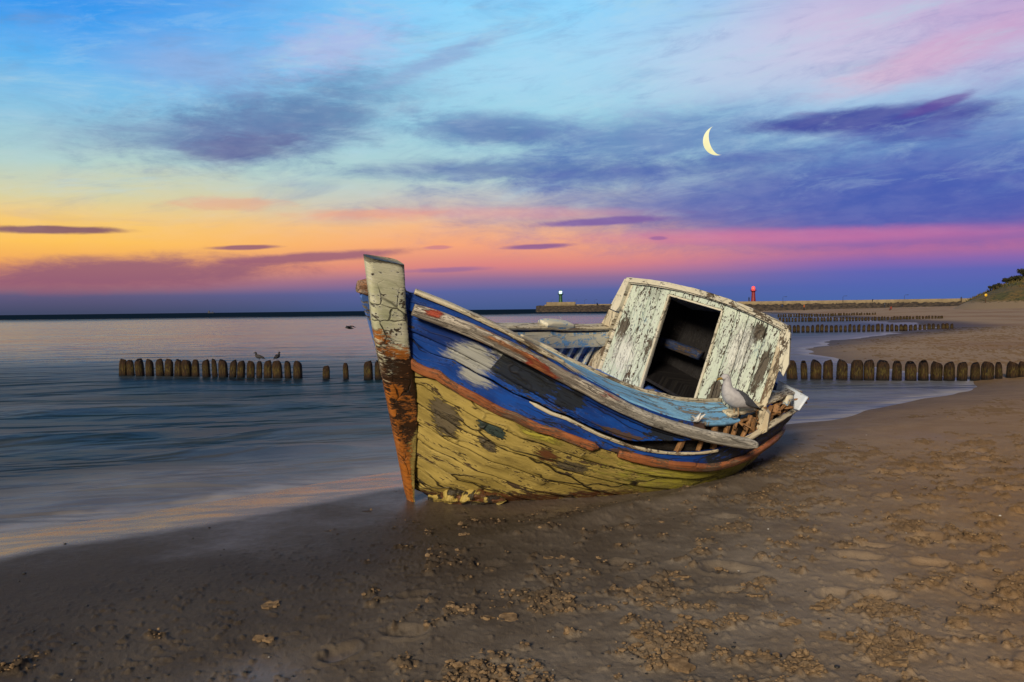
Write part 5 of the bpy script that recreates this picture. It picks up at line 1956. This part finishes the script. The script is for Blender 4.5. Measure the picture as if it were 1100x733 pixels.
for (px, py, hpx, yaw, top, leg, pose, lab) in [
    (937.5, 326.6, 5.6, 0, 'dark', 'dark', 'stand', 'dark clothed person standing at the beach end of the pier'),
    (950.3, 331.0, 7.0, 60, 'grey', 'jean', 'walk', 'person in grey walking near the pier, leftmost of the beach group'),
    (954.3, 330.6, 5.4, 20, 'dark', 'brown', 'walk', 'small dark person beside the one in grey by the pier'),
    (957.2, 333.6, 5.4, 200, 'red', 'dark', 'sit', 'person in red sitting on the sand below the group'),
    (970.3, 330.2, 6.4, 90, 'dark', 'dark', 'walk', 'taller dark person of the pair walking on the beach'),
    (974.2, 330.0, 5.2, 90, 'brown', 'dark', 'walk', 'shorter brown clothed person of the pair walking on the beach')]:
    p = stand_on_beach(px, py)
    hg = max(1.2, min(1.85, hpx * p[1] / FPX)) if pose != 'sit' else 1.7
    p[2] -= 0.03
    person(p, hg, R(yaw), cl[top], cl[leg], pose, lab)
for (px, py, d, top, leg, pose, lab) in [(863.8, 334.0, 262, 'orange', 'dark', 'stand', 'person in orange standing at the foot of the long pier'),
                                         (840.3, 331.0, 292, 'blue', 'dark', 'sit', 'person in blue on the rocks of the long pier'),
                                         (804.6, 325.0, 299, 'dark', 'brown', 'stand', 'dark person on the pier just left of the red lighthouse'),
                                         (641.5, 328.2, 468, 'dark', 'dark', 'sit', 'dark figure sitting on the far pier near the cabin')]:
    person(at_depth(px, d, z_at(px, py, d)), 2.0 if d < 400 else 2.6, R(40), cl[top], cl[leg], pose, lab)

# ------------------------------------------------------------------ dune hill, bushes, sign
def hill_mat():
    m, t, b = new_mat('dune grass cover')
    g = t.new('ShaderNodeNewGeometry')
    n = t.noise(g.outputs['Position'], 0.22, 6, 0.65)
    n2 = t.noise(g.outputs['Position'], 1.3, 5, 0.7)
    sp = t.new('ShaderNodeSeparateXYZ')
    t.l.new(g.outputs['Position'], sp.inputs[0])
    c = t.mix(t.smooth(n, 0.4, 0.6), (0.085, 0.078, 0.018), (0.17, 0.105, 0.026))
    c = t.mix(t.smooth(n2, 0.42, 0.66), c, (0.028, 0.032, 0.010))
    low = t.smooth(t.add(sp.outputs[2], t.mul(t.sub(n2, 0.5), 2.2)), 1.9, 2.5, 1.0, 0.0)
    c = t.mix(low, c, (0.24, 0.17, 0.10))
    t.put(b.inputs['Base Color'], c)
    b.inputs['Roughness'].default_value = 0.95
    return m


hx = np.linspace(62, 330, 140)
hy = np.linspace(150, 460, 110)
HX, HY = np.meshgrid(hx, hy, indexing='ij')


def hill_z(x, y):
    e = x - (0.527 * y + 1.0) + 3.2 * (fbm(x * 0.04, y * 0.05, 120, 3) - 0.5)
    end = sstep(y, 160, 205) * (1 - sstep(y, 300, 420))
    g = 1.6 + 6.5 * sstep(e, -2.0, 19.0) ** 0.75 * end + np.clip(e - 14, 0, 80) * 0.08 * end
    g = g + 1.3 * (fbm(x * .12, y * .12, 121, 4) - 0.5) * sstep(e, 0, 8)
    return g - 2.0 * sstep(-e, -1.0, 5.0) - 3 * sstep(-e, 5, 9) - 4.0 * (1 - sstep(y, 158, 190))


HZ = hill_z(HX, HY)
hill = mesh('dune_hill', np.stack([HX, HY, HZ], -1).reshape(-1, 3), gridf(140, 110)[:, ::-1], hill_mat())
tag(hill, kind='structure')
# marram grass standing out along the crest and slope
gv, gf = [], []
r_ = np.random.default_rng(9)
gx_ = r_.uniform(112, 190, 9000)
gy_ = r_.uniform(180, 330, 9000)
gz_ = hill_z(gx_, gy_)
for x, y, z in zip(gx_, gy_, gz_):
    if z < 2.3:
        continue
    for b_ in range(2):
        a = r_.uniform(0, 6.28)
        h = r_.uniform(.35, .9)
        w_ = r_.uniform(.10, .25)
        k = len(gv)
        gv += [(x - w_ * math.cos(a), y - w_ * math.sin(a), z - .1), (x + w_ * math.cos(a), y + w_ * math.sin(a), z - .1), (x + r_.uniform(-.3, .3), y + r_.uniform(-.3, .3), z + h)]
        gf.append((k, k + 1, k + 2))
tag(mesh('dune_grass', np.array(gv), gf, hill_mat(), smooth=False), kind='stuff', label='dry olive dune grass covering the hill on the right', cat='grass')
M['leaf'] = simple('dark pine foliage', (0.020, 0.024, 0.008), 0.9, (0.040, 0.034, 0.011), 1.2)
M['bark'] = simple('bark', (0.05, 0.035, 0.022), 0.9)


def tree(px, d, hpx, wpx, label, seed, bush=False):
    cand = [at_depth(px, q) for q in np.arange(190.0, 300.0, 2.0)]
    hz_ = [(float(hill_z(c_[0:1], c_[1:2])[0]) - EYE[2]) / c_[1] for c_ in cand]
    i_ = int(np.argmax(hz_))
    p = cand[i_]
    d = p[1]
    p[2] = hz_[i_] * d + EYE[2]
    H = 0.75 * hpx * d / FPX
    Wd = wpx * d / FPX / 2
    r_ = np.random.default_rng(seed)
    o = empty('pine_tree' if not bush else 'bush', p)
    tr = [sweep(resample([p - ZV * .5, p + ZV * H * .4 + np.array([.1, 0, 0]), p + ZV * H * .85], 10), (1, 0, 0), (0, 1, 0), np.stack([rr(q, q, q * .4, 2) for q in np.linspace(.06 * H, .015 * H, 10)]), .1, 2, seed)]
    clumps = []
    nb = 5 if bush else 8
    for k in range(nb):
        a = r_.uniform(0, 6.28)
        zz = r_.uniform(.25 if bush else .42, .92)
        q = p + np.array([math.cos(a) * Wd * r_.uniform(.2, .8), math.sin(a) * Wd * r_.uniform(.2, .8), H * zz])
        tr.append(sweep(resample([p + ZV * H * zz * .7, q], 6), (1, 0, 0), (0, 1, 0), np.stack([rr(z_, z_, z_ * .4, 1) for z_ in np.linspace(.025 * H, .008 * H, 6)])))
        clumps.append((q, Wd * r_.uniform(.30, .55)))
    clumps.append((p + ZV * H * .9, Wd * .35))
    V, F, uv = cat(tr)
    mesh('trunk', V, F, M['bark'], o)
    gv, gf = [], []
    for q, rad in clumps:
        for i in range(260):
            v = r_.normal(0, 1, 3)
            v = v / np.linalg.norm(v) * rad * r_.uniform(.2, 1.25)
            v[2] *= .7
            c = q + v
            a = r_.normal(0, 1, 3)
            a /= np.linalg.norm(a)
            b_ = np.cross(a, r_.normal(0, 1, 3))
            b_ /= np.linalg.norm(b_)
            L_ = r_.uniform(.08, .22) * max(1, Wd * .3)
            k = len(gv)
            gv += [c - a * L_, c + b_ * L_ * .5, c + a * L_, c - b_ * L_ * .5]
            gf.append((k, k + 1, k + 2, k + 3))
    mesh('crown', np.array(gv), gf, M['leaf'], o, smooth=False)
    return tag(o, label, 'tree' if not bush else 'bush')


tree(1099, 262, 13, 16, 'dark pine at the right picture edge on top of the dune hill', 31)
tree(1080.5, 258, 8.5, 8, 'small round topped pine standing alone on the dune crest', 32)
tree(1091, 264, 6.5, 13, 'dark low bush filling the gap between the two crest pines', 33, True)
tree(1095, 262, 5.0, 10, 'dark undergrowth under the tall pine at the picture edge', 37, True)
tree(1085.5, 262, 5.0, 9, 'dark low bush just right of the small crest pine', 34, True)
tree(1068, 256, 4.2, 12, 'dark scrub on the dune crest left of the small pine', 35, True)
tree(1072.5, 258, 5.0, 7, 'thin scrub touching the small crest pine from the left', 36, True)
# small yellow sign on a post at the foot of the dune
for sd_ in np.arange(150.0, 270.0, 1.0):
    sp_ = at_depth(1058.7, sd_, 0)
    sp_[2] = max(float(hill_z(sp_[0:1], sp_[1:2])[0]), float(ground_z(sp_[0:1], sp_[1:2])[0]))
    if sp_[2] >= z_at(1058.7, 325.5, sd_):
        break
sg_ = empty('sign', sp_)
V, F, uv = sweep(np.array([sp_ - ZV * .4, sp_ + ZV * 1.75]), (1, 0, 0), (0, 1, 0), rr(.12, .12, .03, 1))
mesh('post', V, F, simple('sign post', (.10, .04, .015), .8), sg_)
V, F = lathe(np.array([0, 0, 0]), [(.05, -.04), (.27, -.035), (.30, 0), (.27, .035), (.05, .04)], 20)
V = np.stack([V[:, 0], V[:, 2], V[:, 1]], -1) + sp_ + np.array([0, -.12, 1.62])
mesh('sign_plate', V, F, simple('yellow sign', (.85, .52, .03), .5, (.8, .48, .02)), sg_)
tag(sg_, 'small round yellow sign on a brown post at the foot of the dune', 'sign')
# wooden post at the dune toe
p = at_depth(1032.5, 232)
p[2] = z_at(1032.5, 323, 232)
V, F, uv = sweep(resample([p - ZV * .5, p + ZV * 1.0], 5), (1, 0, 0), (0, 1, 0), rr(.25, .25, .08, 2), .1, 2, 1)
tag(mesh('marker_post', V, F, M['bark'], None, origin=p), 'short dark marker post at the left toe of the dune hill', 'post')

# ------------------------------------------------------------------ ship on the horizon
d = 4200.0
p = at_depth(226.5, d, 0.0)
ship = empty('cargo_ship', p)
Lh = 34.0
V = []
for x, w_, z1 in ((-1, .6, 3.4), (-.9, 1, 3.0), (.8, 1, 3.0), (.93, .7, 3.4), (1, .05, 3.9)):
    for sgn in (-1, 1):
        V += [(x * Lh / 2, sgn * w_ * 3, -1), (x * Lh / 2, sgn * w_ * 3, z1)]
F = []
for i in range(4):
    a = i * 4
    F += [(a, a + 4, a + 5, a + 1), (a + 2, a + 3, a + 7, a + 6), (a + 1, a + 5, a + 7, a + 3)]
F += [(0, 1, 3, 2), (16, 18, 19, 17)]
mesh('hull', np.array(V) + p, F, M['metal'], ship, smooth=False)
V, F, uv = sweep(np.array([p + np.array([-10, 0, 3]), p + np.array([-10, 0, 11.5])]), (1, 0, 0), (0, 1, 0), rr(8, 5, .4, 1))
mesh('superstructure', V, F, M['metal'], ship, smooth=False)
V, F, uv = sweep(np.array([p + np.array([8, 0, 3]), p + np.array([8, 0, 9])]), (1, 0, 0), (0, 1, 0), rr(2.2, 2.2, .4, 1))
mesh('mast', V, F, M['metal'], ship, smooth=False)
tag(ship, 'tiny dark ship on the horizon left of the boat', 'ship')

# ------------------------------------------------------------------ crescent moon: the sunlit lune of a sphere
MD = 9000.0
mr = ray(771.2, 151.0)
mc = EYE + mr / np.linalg.norm(mr) * MD
RM = 14.9 / FPX * MD
fw = -mr / np.linalg.norm(mr)
rt_ = np.cross(ZV, fw)
rt_ /= np.linalg.norm(rt_)                         # image left
up_ = np.cross(fw, rt_)
lt_dir = -rt_ if (rt_ @ CR) > 0 else rt_
ang = R(16)
ex = lt_dir * math.cos(ang) - up_ * math.sin(ang)   # towards the lit limb
ey = np.cross(fw, ex)
n, m_ = 60, 14
front, back = [], []
for i in range(n):
    th = -math.pi / 2 * .985 + math.pi * .985 * i / (n - 1)
    for j in range(m_):
        x = (math.cos(th)) * (0.56 + 0.44 * j / (m_ - 1))   # from terminator ellipse to the limb
        yv = math.sin(th)
        zz = math.sqrt(max(0, 1 - x * x - yv * yv))
        front.append(mc + ex * x * RM + ey * yv * RM + fw * zz * RM)
        back.append(mc + ex * x * RM + ey * yv * RM + fw * (zz * 0.8 - 0.04) * RM)
N_ = n * m_
f = gridf(n, m_)
e = []
for i in range(n - 1):
    for j in (0, m_ - 1):
        a, b = i * m_ + j, (i + 1) * m_ + j
        e.append((a, b, b + N_, a + N_))
mm, mt, mb = new_mat('moonlight')
g_ = mt.new('ShaderNodeNewGeometry')
mn = mt.noise(g_.outputs['Position'], 0.012, 4, 0.6)
mt.put(mb.inputs['Base Color'], (0.1, 0.1, 0.1))
mt.put(mb.inputs['Emission Color'], mt.mix(mt.smooth(mn, 0.35, 0.65), (1.0, 0.94, 0.50), (0.93, 0.86, 0.46)))
mb.inputs['Emission Strength'].default_value = 0.96
moon = mesh('moon', np.array(front + back), np.concatenate([f, f[:, ::-1] + N_, np.array(e)]), mm, None, origin=mc)
tag(moon, 'thin pale yellow crescent moon among the blue clouds', 'moon')

# ------------------------------------------------------------------ loose sand clods, shell bits
def clods():
    r_ = np.random.default_rng(77)
    bm = bmesh.new()
    bmesh.ops.create_icosphere(bm, subdivisions=1, radius=1.0)
    bv = np.array([v.co[:] for v in bm.verts])
    bf = np.array([[v.index for v in f_.verts] for f_ in bm.faces])
    bm.free()
    n = 150000
    dist = 1 / r_.uniform(1 / 15.0, 1 / 2.6, n)
    a = r_.uniform(R(-36), R(36), n)
    x, y = dist * np.sin(a), dist * np.cos(a)
    cm = crumb_mask(x, y)
    keep = r_.random(n) < cm * 0.5 * np.clip(8.0 / dist, 0.3, 1.0)
    x, y = x[keep], y[keep]
    z = ground_z(x, y)
    n = len(x)
    s = r_.gamma(1.8, 0.0022, n) + 0.0025
    big = r_.random(n) < 0.012
    s[big] *= 2.2
    P = bv[None] * (1 + 0.45 * (r_.random((n, len(bv), 1)) - 0.5))
    rot = r_.uniform(0, 6.28, n)
    c, k = np.cos(rot)[:, None], np.sin(rot)[:, None]
    X = (P[..., 0] * c - P[..., 1] * k) * s[:, None] * r_.uniform(.8, 1.6, (n, 1))
    Y = (P[..., 0] * k + P[..., 1] * c) * s[:, None]
    Z = P[..., 2] * s[:, None] * r_.uniform(.5, .9, (n, 1))
    hi = fbm(x * 34, y * 34, 51, 3, 0.55)
    lift = crumb_mask(x, y) * np.maximum(hi - .36, 0) ** .8 * .058 * np.exp(-np.maximum(y - 7, 0) / 26)
    V = np.stack([X + x[:, None], Y + y[:, None], Z + (z + lift + s * .35)[:, None]], -1).reshape(-1, 3)
    F = (bf[None] + (np.arange(n) * len(bv))[:, None, None]).reshape(-1, 3)
    mt_, t, b = new_mat('sand clods')
    g = t.new('ShaderNodeNewGeometry')
    nn_ = t.noise(g.outputs['Position'], 30, 4, .6)
    t.put(b.inputs['Base Color'], t.mix(t.smooth(nn_, .35, .65), (0.250, 0.168, 0.094), (0.130, 0.085, 0.048)))
    b.inputs['Roughness'].default_value = 0.95
    b.inputs['Specular IOR Level'].default_value = 0.05
    tag(mesh('sand_clods', V, F, mt_, smooth=False), kind='stuff')
    # shell chips and pebbles strewn over the damp sand
    n = 330
    dist = 1 / r_.uniform(1 / 12.0, 1 / 3.0, n)
    a = r_.uniform(R(-34), R(30), n)
    x, y = dist * np.sin(a), dist * np.cos(a)
    s_ = shore_dist(x, y)
    k_ = s_ > 0.5
    x, y = x[k_], y[k_]
    n = len(x)
    z = ground_z(x, y)
    s = r_.gamma(2.0, 0.0020, n) + 0.003
    P = bv[None] * (1 + 0.4 * (r_.random((n, len(bv), 1)) - .5)) * s[:, None, None]
    P[..., 2] *= .5
    V = (P + np.stack([x, y, z + s * .3], -1)[:, None]).reshape(-1, 3)
    F = (bf[None] + (np.arange(n) * len(bv))[:, None, None]).reshape(-1, 3)
    fm = np.repeat((r_.random(n) < 0.10).astype(int), len(bf))
    tag(mesh('pebbles', V, F, None, mats=[simple('dark pebble', (.02, .018, .016), .5), simple('shell chip', (.42, .40, .36), .5, (.3, .28, .25))], fm=fm), kind='stuff')
    # big lifted flakes of crusted sand
    V, F = [], []
    for k, (px, py, w_, h_) in enumerate([(800, 640, .12, .03), (845, 670, .12, .025), (722, 617, .14, .03), (742, 716, .16, .05), (955, 715, .12, .05), (968, 700, .09, .04), (990, 580, .16, .06),
                                          (1003, 583, .10, .05), (960, 560, .10, .03), (950, 648, .16, .04), (690, 684, .13, .03), (1010, 620, .14, .04), (880, 650, .12, .03), (640, 600, .07, .02), (530, 665, .14, .04),
                                          (288, 655, .16, .04), (280, 690, .13, .04), (595, 602, .12, .03), (500, 575, .10, .02), (1062, 690, .12, .04), (905, 688, .12, .04)]):
        p = at(px, py)
        for q in range(2):
            w2 = w_ * r_.uniform(.25, .55)
            hh_ = h_ * 0.34
            cx = p + np.array([r_.uniform(-.6, .6) * w_, r_.uniform(-.5, .5) * w_, h_ * .12])
            m_ = 17
            k0 = len(V)
            tl = r_.uniform(-.25, .35)
            top = []
            for j in range(m_):
                aa_ = 6.283 * j / m_
                rr_ = w2 * r_.uniform(.55, 1.0)
                dx, dy = rr_ * math.cos(aa_), rr_ * .75 * math.sin(aa_)
                top.append(cx + np.array([dx, dy, hh_ * .5 + tl * dy + r_.uniform(-.006, .006)]))
            V += top + [t_ - np.array([0, 0, hh_ * r_.uniform(.7, 1.2)]) for t_ in top]
            F += [tuple(range(k0, k0 + m_)), tuple(range(k0 + m_, k0 + 2 * m_))[::-1]] + [(k0 + j, k0 + m_ + j, k0 + m_ + (j + 1) % m_, k0 + (j + 1) % m_) for j in range(m_)]
    tag(mesh('sand_crusts', np.array(V), F, mt_, smooth=False), kind='stuff')


clods()
